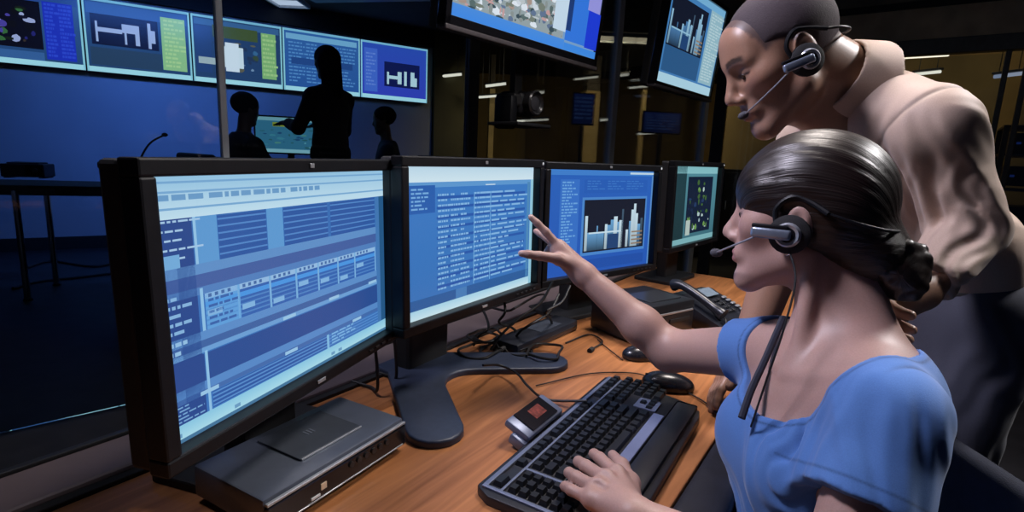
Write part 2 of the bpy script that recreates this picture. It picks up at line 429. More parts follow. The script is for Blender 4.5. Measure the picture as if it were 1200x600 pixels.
# ---- glass partition A (behind the monitors) and B (behind the standing man)
GP = [at(262, 150, 2.66), at(548, 170, 3.68), at(706, 178, 4.70), at(820, 185, 5.72)]
GA0, GA3 = GP[0].copy(), GP[3].copy(); gd = nrm([GA3[0] - GA0[0], GA3[1] - GA0[1], 0]); gn = np.array([-gd[1], gd[0], 0])
sp_ = np.linalg.norm((GA3 - GA0)[:2]) / 3
def ga(i): return np.array([GA0[0], GA0[1], 0]) + gd * sp_ * i
BD = np.array([0.8, -0.6, 0]); BN = np.array([0.6, 0.8, 0])
def gb(t): return ga(3) + BD * t
def post(parent, p, d, wdt, dep, z0, z1, m, name='mullion'):
    n = np.array([-d[1], d[0], 0]); M = frame((p[0], p[1], 0), d, n, (0, 0, 1))
    return MB().box((0, 0, (z0 + z1) / 2), (wdt, dep, z1 - z0), 0.004, M=M).build(name, m, parent, world=True)
def pane(parent, p, q, z0, z1):
    d = nrm(q - p); n = np.array([-d[1], d[0], 0]); L = np.linalg.norm(q - p); M = frame((p[0], p[1], 0), d, n, (0, 0, 1))
    return MB().box((L / 2, 0, (z0 + z1) / 2), (L, 0.010, z1 - z0), M=M).build('pane', M_GLASS, parent, world=True)
wA = empty('window_1', ga(0), kind='structure')
hw = [0.030, 0.085, 0.06, 0.07]
for i in range(-2, 4):
    post(wA, ga(i), gd, hw[i] if i >= 0 else 0.03, 0.05, 0.0, 2.99, M_ALU if i != 1 else mat('grey_post', (0.07, 0.075, 0.08), 0.45, 0.4))
for i in range(-2, 3):
    wa, wb = (hw[i] if i >= 0 else 0.03), (hw[i + 1] if i + 1 >= 0 else 0.03)
    pane(wA, ga(i) + gd * (wa / 2 + 0.002), ga(i + 1) - gd * (wb / 2 + 0.002), 0.02, 2.98)
wB = empty('window_2', gb(0), kind='structure')
for t in (0.16, 1.35, 2.30, 2.42, 3.6): post(wB, gb(t), BD, 0.035 if t != 0.16 else 0.12, 0.05, 0.0, 2.22, M_DKMETAL)
pane(wB, gb(0.23), gb(1.33), 0.02, 2.20); pane(wB, gb(1.37), gb(2.28), 0.02, 2.20); pane(wB, gb(2.44), gb(3.58), 0.02, 2.20)
M = frame(gb(0), BD, BN, (0, 0, 1))
o = MB().box((2.0, 0, 2.28), (4.4, 0.10, 0.12), 0.005, M=M).build('header_beam', M_DKMETAL, wB, world=True)
o = MB().box((2.0, 0, 2.465), (4.4, 0.05, 0.25), 0.0, M=M).build('header_panel', mat('brown_panel', (0.36, 0.27, 0.17), 0.45, var=0.25, scale=5), wB, world=True)
o = MB().box((2.0, 0, 2.62), (4.4, 0.10, 0.05), 0.005, M=M).build('header_rail', M_BLKMATT, wB, world=True)
o = MB().box((2.0, 0, 2.82), (4.4, 0.05, 0.35), 0.0, M=M).build('header_panel', mat('upper_panel', (0.14, 0.11, 0.08), 0.6, var=0.25, scale=5), wB, world=True)

# ---- office beyond partition B: ochre wall
p0, p1, p2, p3 = gb(-0.6) + BN * 2.6, gb(4.6) + BN * 2.6, gb(4.6) + BN * 2.75, gb(-0.6) + BN * 2.75
slab('wall_office', [(p[0], p[1]) for p in (p0, p1, p2, p3)], 0, 3.0, M_OCHRE)

# ------------------------------------------------------------------ lamps in the ceiling (fixtures of the big lamps, one an added fill)
def ceiling_fixture(loc, sx, sy, label, rz=0.0, bright=3.0, col=(1, 0.95, 0.9)):
    t = empty('ceiling_light', loc, rz, label, 'light')
    m = MB()
    for s in (-1, 1):
        m.box((s * (sx / 2 + 0.012), 0, 0.0), (0.024, sy + 0.048, 0.05), 0.003); m.box((0, s * (sy / 2 + 0.012), 0.0), (sx, 0.024, 0.05), 0.003)
    m.build('frame', M_ALU, t)
    MB().box((0, 0, 0.012), (sx - 0.002, sy - 0.002, 0.012), 0.0).build('diffuser', emit_mat('diffuser_%.2f_%.2f_%.2f' % (bright, col[0], col[2]), col, bright), t)
    return t
ceiling_fixture((L_KEY[0], L_KEY[1], 2.965), 0.55, 0.55, 'square ceiling light above the desk beyond the seated woman', col=(1.0, 0.93, 0.88))
ceiling_fixture((L_RIM[0], L_RIM[1], 2.965), 0.5, 0.5, 'square ceiling light behind the standing man', col=(0.92, 0.95, 1.0))
ceiling_fixture((L_FILL[0], L_FILL[1], 2.965), 0.5, 0.5, 'added square fill panel over the monitor row, lighting the faces', col=(0.75, 0.8, 1.0))  # made-up panel housing the added face fill
ceiling_fixture((-3.2, 5.0, 2.965), 1.6, 0.25, 'long blue wall washer light above the back room', col=(0.1, 0.3, 1.0))
q = at(337, 4, 6.6); ceiling_fixture((q[0], q[1], 2.965), 0.36, 0.36, 'small white ceiling panel light above the row of wall displays', bright=0.75, col=(0.75, 0.86, 1.0))

# linear tubes in the offices behind the glass
def tube_light(a, b, label, col=(1.0, 0.93, 0.72), s=1.0, r=0.012, rod=True):
    a = np.array(a, float); b = np.array(b, float); c = (a + b) / 2
    t = empty('tube_light', c, 0, label, 'light', 'tube lights in the offices behind the glass')
    MB().cyl(a, b, r, 10).build('tube', emit_mat('tube_glow_%.2f_%.2f' % (col[2], s), col, s), t, world=True)
    d = nrm(b - a); n = nrm(np.cross(d, [0, 0, 1]))
    M = frame(c + np.array([0, 0, r + 0.014]), d, n, nrm(np.cross(d, n)) * -1 if np.cross(d, n)[2] < 0 else nrm(np.cross(d, n)))
    MB().box((0, 0, 0), (np.linalg.norm(b - a) + 0.03, 0.05, 0.022), 0.003, M=M).build('housing', M_DKMETAL, t, world=True)
    if rod:
        for f in (0.15, 0.85):
            p = a + (b - a) * f; MB().cyl(p + np.array([0, 0, r + 0.024]), (p[0], p[1], 2.999), 0.004, 6).build('suspension_rod', M_DKMETAL, t, world=True)
    return t
TL = [((512, 90), (541, 87), 8.2, 'tube light upper left of the thick glass post'),
      ((499, 107), (523, 105), 9.2, 'short tube light right of the rightmost wall display'),
      ((500, 146), (540, 144), 9.6, 'lowest tube light left of the thick glass post'),
      ((569, 101), (593, 98), 8.2, 'tube light right of the thick glass post'),
      ((561, 114), (588, 112), 9.4, 'tube light behind the hanging camera arm'),
      ((606, 142), (643, 140), 7.6, 'tube light just below the hanging camera lens'),
      ((628, 109), (638, 108), 8.8, 'tiny tube light right of the hanging camera'),
      ((674, 93), (701, 90), 7.6, 'tube light under the right end of the large hanging screen'),
      ((723, 89), (737, 87), 8.4, 'short tube light left of the smaller hanging screen'),
      ((738, 103), (760, 101), 7.6, 'tube light at the lower left of the smaller hanging screen'),
      ((704, 141), (713, 140), 9.0, 'tiny low tube light behind the second thin glass post'),
      ((748, 157), (797, 154), 7.4, 'long low tube light below the blue office screen')]
for (a, b, d, lab) in TL: tube_light(at(*a, d), at(*b, d), lab, s=0.95, r=0.020 if d > 8 else 0.014)
tube_light(at(1018, 70, 5.9), at(1111, 64, 5.0), 'long tube light behind the standing man near the collar', s=1.1, r=0.016)
tube_light(at(1072, 87, 6.2), at(1102, 84, 5.9), 'short tube light just above the back of the man', s=1.0, r=0.016)
tube_light(at(1165, 90, 5.4), at(1198, 86, 5.2), 'dim bluish tube light at the far right edge', col=(0.55, 0.65, 0.85), s=0.35, r=0.018)
area('office_light', (1.6, 8.2, 2.9), (1.6, 9.5, 0.8), 2.5, 0.4, 42, (1.0, 0.78, 0.42), 150)
area('office_light', tuple(gb(1.8) + BN * 1.6 + np.array([0, 0, 2.9])), tuple(gb(1.8) + BN * 2.6 + np.array([0, 0, 1.0])), 2.0, 0.3, 4, (1.0, 0.8, 0.45), 150)
ceiling_fixture((1.6, 8.2, 2.965), 2.5, 0.4, 'long warm ceiling light in the office beyond the glass', bright=0.9, col=(1.0, 0.82, 0.5))
q = gb(1.8) + BN * 1.6; ceiling_fixture((q[0], q[1], 2.965), 2.0, 0.3, 'long warm ceiling light above the equipment racks', bright=0.9, col=(1.0, 0.82, 0.5))
# ochre columns in the far office
for (px, d, wd, lab) in ((511, 8.8, 0.30, 'ochre column left of the thick glass post'), (690, 9.5, 0.26, 'ochre column under the right end of the large hanging screen'), (752, 9.0, 0.07, 'slim pale post left of the smaller hanging screen'), (575, 9.8, 0.10, 'slim ochre post behind the hanging camera')):
    p = at(px, 150, d); c = empty('office_column', (p[0], p[1], 0), VW * 0.4, lab, 'column')
    MB().box((0, 0, 1.2), (wd, wd, 2.4), 0.01).build('shaft', mat('ochre_column', (0.36, 0.27, 0.12), 0.6, var=0.15, scale=4), c)
    MB().box((0, 0, 0.06), (wd + 0.06, wd + 0.06, 0.12), 0.01).build('plinth', M_DKMETAL, c)
    MB().box((0, 0, 2.69), (wd * 0.9, wd * 0.9, 0.58), 0.01).build('upper_shaft', M_WALLDK, c)
# low dark office cabinets along the far office, so that the glass looks into furniture
for k, (px, d) in enumerate(((525, 7.6), (603, 7.8), (684, 8.0), (770, 7.8), (842, 7.4))):
    p = at(px, 170, d); c = empty('office_cabinet', (p[0], p[1], 0), 0.25, ['dark office cabinet left of the thick glass post', 'dark office cabinet below the hanging camera', 'dark office cabinet in the middle of the far office', 'dark office cabinet below the long low tube light', 'dark office cabinet nearest the glass corner'][k], 'cabinet', 'dark cabinets in the far office')
    MB().box((0, 0, 0.62), (0.80, 0.40, 1.16), 0.008).build('body', M_BLKMATT, c)
    for s in (-1, 1):
        dr = MB().box((s * 0.20, -0.21, 0.62), (0.385, 0.018, 1.08), 0.004).build('door', M_DKMETAL, c)
        MB().box((s * 0.05, -0.226, 0.72), (0.012, 0.014, 0.12), 0.003).build('handle', M_ALU, dr)
    MB().box((0, 0, 0.02), (0.76, 0.36, 0.04)).build('plinth', M_BLKMATT, c)

# ------------------------------------------------------------------ operator desk (row direction DU, towards the operators DN)
DY = math.radians(56); DU = np.array([math.cos(DY), math.sin(DY), 0]); DN = np.array([math.sin(DY), -math.cos(DY), 0]); DZ = 0.74
def dk(u, n, z=0.0): return DU * u + DN * n + np.array([0, 0, z])
MDESK = frame((0, 0, 0), DU, DN, (0, 0, 1))   # local x = along the row, y = towards operators (left-handed, used only for points)
m_wood = bpy.data.materials.new('cherry_wood'); m_wood.use_nodes = True
N = m_wood.node_tree.nodes; L = m_wood.node_tree.links; b = N['Principled BSDF']
tc = N.new('ShaderNodeTexCoord'); mp = N.new('ShaderNodeMapping'); mp.inputs['Rotation'].default_value = (0, 0, -DY); mp.inputs['Scale'].default_value = (1.2, 14, 14)
mp.vector_type = 'TEXTURE'; mp.inputs['Rotation'].default_value = (0, 0, DY); mp.inputs['Scale'].default_value = (0.5, 0.035, 0.1)
L.new(tc.outputs['Object'], mp.inputs['Vector'])
n1 = N.new('ShaderNodeTexNoise'); n1.inputs['Scale'].default_value = 1.6; n1.inputs['Detail'].default_value = 8; n1.inputs['Distortion'].default_value = 0.6
L.new(mp.outputs['Vector'], n1.inputs['Vector'])
rp = N.new('ShaderNodeValToRGB'); e = rp.color_ramp.elements
e[0].position = 0.28; e[0].color = (0.27, 0.098, 0.034, 1); e[1].position = 0.72; e[1].color = (0.57, 0.235, 0.088, 1)
L.new(n1.outputs['Fac'], rp.inputs['Fac']); L.new(rp.outputs['Color'], b.inputs['Base Color'])
b.inputs['Roughness'].default_value = 0.36; b.inputs['Specular IOR Level'].default_value = 0.35
bp = N.new('ShaderNodeBump'); bp.inputs['Strength'].default_value = 0.08; L.new(n1.outputs['Fac'], bp.inputs['Height']); L.new(bp.outputs['Normal'], b.inputs['Normal'])

desk = empty('control_desk', dk(1.0, -0.6), 0, 'long cherry wood control desk with black padded front edge', 'desk')
U0, U1 = -0.30, 2.62
def dbox(m, u0, u1, n0, n1, z0, z1, bev=0.0, seg=2):
    M = frame(dk((u0 + u1) / 2, (n0 + n1) / 2, (z0 + z1) / 2), DU, -DN, (0, 0, 1))
    return m.box((0, 0, 0), (u1 - u0, n1 - n0, z1 - z0), bev, M=M, seg=seg)
NE = -0.205     # where the wood ends and the pad begins
dbox(MB(), U0, U1, -0.905, NE, DZ - 0.035, DZ, 0.003).build('desktop', m_wood, desk, world=True)
M_PAD = mat('black_pad', (0.018, 0.018, 0.024), 0.55, var=0.2, scale=40, bump=0.2, bscale=400)
dbox(MB(), U0, U1, NE + 0.0005, NE + 0.075, DZ - 0.045, DZ + 0.004, 0.016, 4).build('edge_pad', M_PAD, desk, world=True, smooth=True)
M_LEDGE = mat('mauve_laminate', (0.15, 0.115, 0.125), 0.45, var=0.1, scale=10)
dbox(MB(), U0, U1, -1.035, -0.925, DZ - 0.03, DZ + 0.012, 0.006).build('rear_ledge', M_LEDGE, desk, world=True)
dbox(MB(), U0, U1, -0.924, -0.906, DZ - 0.03, DZ + 0.006, 0.002).build('cable_channel', M_BLKMATT, desk, world=True)
dbox(MB(), U0, U1, -1.05, -1.036, 0.10, DZ + 0.016, 0.002).build('modesty_panel', M_DKMETAL, desk, world=True)
for u in (0.05, 1.5, 2.5):
    dbox(MB(), u - 0.02, u + 0.02, -1.03, -0.25, 0.0, DZ - 0.046, 0.004).build('leg_panel', M_DKMETAL, desk, world=True)

# ------------------------------------------------------------------ monitors
SW, SH = 0.518, 0.324
C_L = (196, 226, 242); C_B = (58, 112, 190); C_D = (44, 84, 152); C_M = (92, 150, 214); C_K = (36, 62, 118)
def text_rows(R, x0, y0, x1, y1, rows, col, lv=2, seedv=1, fill=0.55, cols=1, th=0.45):
    rd = random.Random(seedv); dy = (y1 - y0) / rows
    for c in range(cols):
        cx0 = x0 + (x1 - x0) * c / cols; cw = (x1 - x0) / cols
        for r in range(rows):
            x = cx0 + cw * 0.04; end = cx0 + cw * (0.35 + 0.6 * rd.random() * fill / 0.55)
            while x < end:
                l = cw * rd.uniform(0.08, 0.3); R.append((x, y0 + r * dy, min(x + l, cx0 + cw * 0.97), y0 + r * dy + dy * th, col, lv)); x += l + cw * 0.05
def scr_m1():
    R = [(0, 0, 1, 1, (58, 110, 182), 0, (62, 122, 196))]
    R.append((0.0, 0.0, 1, 0.155, (150, 200, 232), 1, (196, 228, 244)))
    for y in (0.02, 0.055, 0.115): R.append((0.01, y, 0.985, y + 0.008, (122, 172, 216), 2))
    text_rows(R, 0.02, 0.068, 0.6, 0.11, 1, (110, 160, 206), 2, 5, 0.8, 4, 0.5)
    R.append((0.012, 0.155, 0.115, 0.99, (44, 76, 144), 1, (40, 76, 148)))
    # bands
    def band(y0, y1, c): R.append((0.012, y0, 0.92, y1, c, 1))
    band(0.335, 0.375, (98, 148, 206)); band(0.375, 0.425, (70, 100, 166)); band(0.425, 0.455, (84, 132, 196))
    band(0.60, 0.635, (94, 146, 208)); band(0.635, 0.665, (66, 104, 168)); band(0.665, 0.685, (110, 164, 220))
    R.append((0.13, 0.69, 0.92, 0.80, (46, 82, 152), 1)); R.append((0.012, 0.69, 0.12, 0.80, (44, 76, 146), 2))
    band(0.80, 0.835, (90, 142, 206)); band(0.835, 0.855, (70, 112, 178))
    for (a, b) in ((0.19, 0.355), (0.425, 0.63), (0.645, 0.915)):
        R.append((a, 0.16, b, 0.335, (48, 92, 166), 2))
        for k in range(6): R.append((a, 0.17 + k * 0.028, b, 0.177 + k * 0.028, (84, 138, 206), 3))
    for (a, b) in ((0.125, 0.188), (0.358, 0.422)): R.append((a, 0.155, b, 0.335, (96, 158, 216), 2))
    R.append((0.118, 0.155, 0.126, 0.335, (150, 200, 236), 3))
    # table in the middle
    xs = [0.135, 0.245, 0.36, 0.47, 0.575, 0.68, 0.78, 0.915]
    for i in range(7):
        R.append((xs[i], 0.455, xs[i + 1] - 0.008, 0.60, (54, 104, 182), 2))
        R.append((xs[i + 1] - 0.008, 0.455, xs[i + 1], 0.60, (124, 180, 228), 3))
        R.append((xs[i], 0.455, xs[i + 1] - 0.008, 0.478, (150, 192, 232), 3)); R.append((xs[i], 0.49, xs[i + 1] - 0.008, 0.51, (76, 154, 232), 3))
        for k in range(4): R.append((xs[i], 0.52 + k * 0.02, xs[i + 1] - 0.01, 0.527 + k * 0.02, (82, 136, 204), 3))
        R.append((xs[i] + 0.005, 0.525 + 0.02 * (i % 3), xs[i] + 0.05, 0.548 + 0.02 * (i % 3), (132, 184, 230), 4))
        for k in range(4): R.append((xs[i] + 0.01 + k * 0.02, 0.459, xs[i] + 0.02 + k * 0.02, 0.473, (70, 110, 170), 4))
    R.append((0.135, 0.455, 0.245, 0.60, (98, 164, 226), 3)); text_rows(R, 0.14, 0.48, 0.24, 0.6, 5, (60, 104, 176), 4, 9, 0.9)
    R.append((0.122, 0.43, 0.131, 0.60, (146, 198, 236), 3)); R.append((0.122, 0.68, 0.130, 0.93, (146, 198, 236), 3))
    # lower table
    R.append((0.135, 0.858, 0.60, 0.925, (46, 92, 168), 2)); 
    for k in range(4): R.append((0.135, 0.862 + k * 0.017, 0.92, 0.869 + k * 0.017, (88, 144, 210), 3))
    R.append((0.60, 0.855, 0.92, 0.93, (62, 118, 192), 2)); R.append((0.6, 0.855, 0.612, 0.93, (132, 190, 232), 4)); text_rows(R, 0.62, 0.858, 0.78, 0.925, 4, (128, 186, 232), 4, 12, 0.8)
    text_rows(R, 0.014, 0.16, 0.112, 0.33, 5, (168, 204, 236), 3, 2, 0.95, 1, 0.22)
    text_rows(R, 0.014, 0.44, 0.112, 0.60, 5, (136, 184, 228), 3, 3, 0.5, 1, 0.4); R.append((0.014, 0.285, 0.075, 0.335, (118, 176, 224), 4))
    text_rows(R, 0.014, 0.86, 0.112, 0.93, 5, (120, 172, 220), 3, 4, 0.7, 1, 0.4); text_rows(R, 0.014, 0.61, 0.10, 0.68, 2, (150, 196, 234), 3, 6, 0.4)
    for x, y in ((0.40, 0.668), (0.62, 0.66), (0.86, 0.655), (0.40, 0.84), (0.75, 0.838), (0.1, 0.838)): R.append((x, y, x + 0.055, y + 0.016, (156, 202, 236), 5))
    # scroll bar, foot bar
    R.append((0.92, 0.155, 0.945, 0.93, (70, 124, 186), 2)); R.append((0.945, 0.155, 0.985, 0.93, (40, 92, 140), 2)); R.append((0.985, 0.0, 1.0, 1.0, (190, 230, 238), 5))
    R.append((0.0, 0.93, 1.0, 0.985, (140, 204, 234), 3, (172, 224, 240))); R.append((0.0, 0.985, 1.0, 1.0, (70, 120, 160), 4)); R.append((0, 0, 0.008, 1, (150, 190, 226), 5))
    for x in (0.02, 0.2, 0.62, 0.66): R.append((x, 0.962, x + 0.02, 0.978, (110, 160, 200), 5))
    return R
def scr_m2():
    R = [(0, 0, 1, 1, (62, 126, 202), 0, (58, 118, 190)), (0, 0, 1, 0.10, (192, 222, 240), 1, (214, 236, 246)), (0.03, 0.10, 0.97, 0.135, (96, 156, 214), 1)]
    R.append((0.035, 0.12, 0.20, 0.30, (44, 98, 178), 2)); text_rows(R, 0.05, 0.14, 0.19, 0.29, 6, (120, 176, 228), 3, 21, 0.5)
    for i, x in enumerate((0.215, 0.30, 0.37, 0.47, 0.52, 0.56, 0.60)):
        text_rows(R, x, 0.18, x + (0.075 if i < 6 else 0.32), 0.86, 19, (134, 186, 232), 3, 30 + i, 0.8, 1, 0.38)
    for k in range(10): R.append((0.21, 0.195 + k * 0.068, 0.92, 0.214 + k * 0.068, (42, 92, 174), 2))
    R.append((0.47, 0.18, 0.475, 0.86, (120, 180, 230), 4)); R.append((0.6, 0.18, 0.605, 0.86, (120, 180, 230), 4)); R.append((0.56, 0.125, 0.64, 0.133, (200, 224, 240), 3))
    R.append((0.03, 0.78, 0.97, 0.915, (52, 100, 168), 1)); R.append((0.03, 0.80, 0.97, 0.90, (44, 96, 160), 2)); R.append((0.36, 0.80, 0.44, 0.9, (66, 124, 186), 3))
    R[-3:] = [(0.03, 0.865, 0.97, 0.935, (44, 96, 160), 4), (0.34, 0.865, 0.42, 0.935, (70, 128, 190), 5)]
    R.append((0, 0.935, 1, 1, (168, 216, 238), 4, (206, 234, 244))); R.append((0.0, 0, 0.03, 1, (190, 222, 240), 5)); R.append((0.972, 0.1, 1.0, 1, (150, 204, 226), 5)); R.append((0.94, 0.12, 0.965, 0.93, (80, 140, 190), 4))
    return R
def skyline(R, x0, y0, x1, y1, lv, bright=(206, 232, 246), mid=(110, 170, 220)):
    W_, H_ = x1 - x0, y1 - y0
    R.append((x0, y0, x1, y1, (22, 28, 46), lv))
    prof = [(0.02, 0.06, 0.30, 1), (0.06, 0.32, 0.62, 0), (0.20, 0.22, 0.50, 0), (0.33, 0.37, 0.48, 1), (0.37, 0.42, 0.50, 0), (0.42, 0.47, 0.40, 0), (0.47, 0.53, 0.34, 1), (0.53, 0.56, 0.45, 0), (0.56, 0.62, 0.42, 1),
            (0.60, 0.63, 0.2, 2), (0.68, 0.72, 0.62, 1), (0.73, 0.76, 0.45, 0), (0.76, 0.80, 0.22, 1), (0.80, 0.84, 0.10, 1), (0.84, 0.88, 0.30, 1), (0.88, 0.93, 0.52, 0), (0.93, 0.97, 0.4, 2)]
    for a, b, t, k in prof:
        c = bright if k == 1 else mid if k == 0 else (70, 96, 120)
        R.append((x0 + a * W_, y0 + t * H_, x0 + b * W_, y0 + 0.97 * H_, c, lv + 1, tuple(int(v * (0.8 if k == 1 else 0.45)) for v in c)))
    R.append((x0 + 0.08 * W_, y0 + 0.62 * H_, x0 + 0.60 * W_, y0 + 0.65 * H_, bright, lv + 2))
    R.append((x0 + 0.38 * W_, y0 + 0.68 * H_, x0 + 0.56 * W_, y0 + 0.97 * H_, (36, 70, 120), lv + 2))
    for k in range(4): R.append((x0 + 0.78 * W_, y0 + (0.66 + 0.08 * k) * H_, x0 + 0.97 * W_, y0 + (0.69 + 0.08 * k) * H_, (150, 130, 110), lv + 2))
def scr_m3():
    R = [(0, 0, 1, 1, (46, 104, 196), 0, (38, 92, 190)), (0, 0, 1, 0.05, (70, 134, 214), 1), (0.75, 0.015, 1.0, 0.035, (200, 226, 242), 2), (0.12, 0.09, 0.28, 0.86, (58, 118, 208), 1), (0, 0, 0.012, 1, (96, 160, 226), 2)]
    text_rows(R, 0.13, 0.11, 0.27, 0.84, 26, (112, 172, 232), 2, 44, 0.7, 1, 0.5)
    R.append((0.31, 0.26, 0.945, 0.83, (78, 140, 214), 1)); skyline(R, 0.33, 0.285, 0.93, 0.80, 2)
    R.append((0.32, 0.09, 0.94, 0.22, (42, 98, 190), 1)); R.append((0.32, 0.87, 0.94, 0.97, (34, 84, 176), 1)); text_rows(R, 0.34, 0.10, 0.9, 0.2, 4, (64, 124, 206), 2, 47, 0.6, 3, 0.4)
    R.append((0.985, 0.05, 1, 1, (96, 150, 214), 2))
    return R
def blobs(R, x0, y0, x1, y1, lv, n, pal, seedv, smin=0.04, smax=0.16):
    rd = random.Random(seedv); W_, H_ = x1 - x0, y1 - y0
    for k in range(n):
        w_ = W_ * rd.uniform(smin, smax); h_ = H_ * rd.uniform(smin, smax); x = rd.uniform(x0, x1 - w_); y = rd.uniform(y0, y1 - h_)
        a0 = rd.uniform(0, 6.28); ol = [(x + w_ / 2 * (1 + math.cos(a0 - 2 * math.pi * j / 9) * rd.uniform(0.6, 1.0)), y + h_ / 2 * (1 - math.sin(a0 - 2 * math.pi * j / 9) * rd.uniform(0.6, 1.0))) for j in range(9)]
        R.append((ol[::-1], rd.choice(pal), lv + k * 0.05))
def scr_m4():
    R = [(0, 0, 1, 1, (96, 160, 176), 0, (70, 124, 140)), (0, 0, 1, 0.09, (150, 214, 222), 1), (0, 0, 0.30, 1, (38, 74, 84), 1, (30, 60, 66)), (0.34, 0.13, 0.90, 0.88, (20, 36, 62), 1)]
    blobs(R, 0.36, 0.15, 0.88, 0.86, 2, 46, [(40, 66, 110), (120, 170, 90), (200, 226, 226), (24, 40, 70), (70, 110, 60), (170, 200, 210), (28, 48, 84)], 5)
    R.append((0.35, 0.70, 0.44, 0.9, (200, 220, 214), 6)); R.append((0, 0.93, 1, 1, (140, 200, 208), 5))
    return R

def monitor(name, c, yaw, rects, label, foot=True, tilt=1.45, strength=1.0, W=SW, H=SH):
    """screen centre c, yaw of the screen's width direction (deg); local x width, y into the screen, z up"""
    t = empty(name, (c[0], c[1], DZ), math.radians(yaw), label, 'monitor', 'monitors along the control desk')
    zc = c[2] - DZ; T = Matrix.Translation((0, 0, zc)) @ Matrix.Rotation(math.radians(-tilt), 4, 'X')
    bz = 0.021; m = MB()
    ow, oh = W + 2 * bz, H + 2 * bz
    m.box((0, 0.001, H / 2 + bz / 2), (ow, 0.030, bz), 0.003, M=T); m.box((0, 0.001, -H / 2 - bz / 2), (ow, 0.030, bz), 0.003, M=T)
    for s in (-1, 1): m.box((s * (W / 2 + bz / 2), 0.001, 0), (bz, 0.030, H + 0.001), 0.003, M=T)
    fr = m.build('bezel', M_BLK, t)
    m = MB(); m.box((0, 0.032, 0), (ow - 0.004, 0.032, oh - 0.004), 0.006, M=T); m.box((0, 0.062, 0.0), (ow * 0.7, 0.034, oh * 0.7), 0.012, M=T)
    m.build('rear_casing', M_BLKMATT, t)
    sc = link('screen', screen_mesh('screen', W, H, rects, 0.00012), screen_mat('screen_%.2f' % strength, strength), t); sc.matrix_basis = T @ Matrix.Translation((0, 0.010, 0))
    MB().box((0, -0.0152, -H / 2 - bz * 0.5), (0.02, 0.002, 0.006), 0.0008, M=T).build('badge', M_SILVER, t)
    MB().box((0, -0.0152, H / 2 + bz * 0.5), (0.010, 0.002, 0.007), 0.0008, M=T).build('badge', M_SILVER, t)
    for k in range(5):
        MB().box((W / 2 - 0.02 - 0.022 * k, -0.0152, -H / 2 - bz * 0.5), (0.012, 0.002, 0.004), 0.0006, M=T).build('button', M_DKMETAL, t)
    MB().ball((W / 2 + bz / 2, -0.0142, H / 2 + bz / 2), (0.004, 0.002, 0.004), M=T, seg=10, rings=6).build('corner_light', mat('led_white', (0.6, 0.65, 0.7), 0.3, emit=0.35), t)
    # stand
    m = MB(); sx = -0.085 if foot else 0.0; m.box((sx, 0.105, zc / 2 + 0.02), (0.145 if foot else 0.125, 0.05, zc + 0.03), 0.010); m.box((0, 0.087, zc), (0.10, 0.03, 0.12), 0.008)
    m.build('stand_column', M_BLKMATT, t)
    if foot:
        L1, w2, sx = 0.335, 0.055, -0.11; d = Vector((math.sin(math.radians(40)), -math.cos(math.radians(40)))); nn = Vector((d.y, -d.x)); tip = Vector((0, 0.115)) + d * L1
        right = [tip + (nn * math.sin(math.radians(90 - 22.5 * k)) + d * math.cos(math.radians(90 - 22.5 * k))) * w2 for k in range(9)]
        # order: around right arm (outer side first), crotch, left arm
        ro = right if right[0].x > right[-1].x else right[::-1]
        c_in = [(0.061, -0.043), (0.042, -0.024), (0.020, -0.013), (0.0, -0.010), (-0.020, -0.013), (-0.042, -0.024), (-0.061, -0.043)]
        poly = [(0.075, 0.165), (0.082, 0.115)] + [(p.x, p.y) for p in ro] + c_in + [(-p.x, p.y) for p in ro[::-1]] + [(-0.082, 0.115), (-0.075, 0.165)]
        poly = [(x + sx, y) for x, y in poly]
        MB().prism(poly, 0.0008, 0.015, 0.005, seg=3).build('stand_foot', mat('foot_plastic', (0.034, 0.046, 0.082), 0.42, var=0.12, scale=60, bump=0.1, bscale=700), t, smooth=True)
    else:
        MB().prism(rrect(-0.14, 0.02, 0.14, 0.20, 0.02), 0.0008, 0.016, 0.004).build('stand_foot', M_BLKMATT, t)
    return t
monitor('desk_monitor', (-0.3195, 0.837, 1.058), 73.36, scr_m1(), 'largest and nearest desk monitor showing wide blue tables', foot=False, strength=0.9)
monitor('desk_monitor', (-0.0771, 1.2912, 1.067), 57.9, scr_m2(), 'desk monitor with blue data list that the woman points at', strength=0.9)
monitor('desk_monitor', (0.2925, 1.7399, 1.063), 40.5, scr_m3(), 'desk monitor showing a skyline chart on plain blue', foot=False, strength=0.85)
cM4 = at(816, 240, 2.35)
monitor('desk_monitor', (cM4[0], cM4[1], cM4[2] + 0.0), 51, scr_m4(), 'farthest desk monitor with teal map picture beside the woman\'s face', foot=False, strength=0.7)

# ------------------------------------------------------------------ grey set top unit in front of the nearest monitor
c0, c1, c2, c3 = onz(230, 545, .805), onz(312, 580, .805), onz(470, 487, .805), onz(392, 455, .805)
bu = nrm(c2 - c1); bn = np.array([bu[1], -bu[0], 0]); bl = np.linalg.norm(c2 - c1); bw = 0.155
t = empty('recorder_unit', (c1 + c2)[:3] / 2 * np.array([1, 1, 0]) + np.array([0, 0, DZ]), math.atan2(bu[1], bu[0]), 'flat dark grey recorder unit under the nearest monitor', 'recorder')
M_UNIT = mat('grey_blue_metal', (0.085, 0.10, 0.135), 0.36, 0.2, var=0.08, scale=30, bump=0.05, bscale=600)
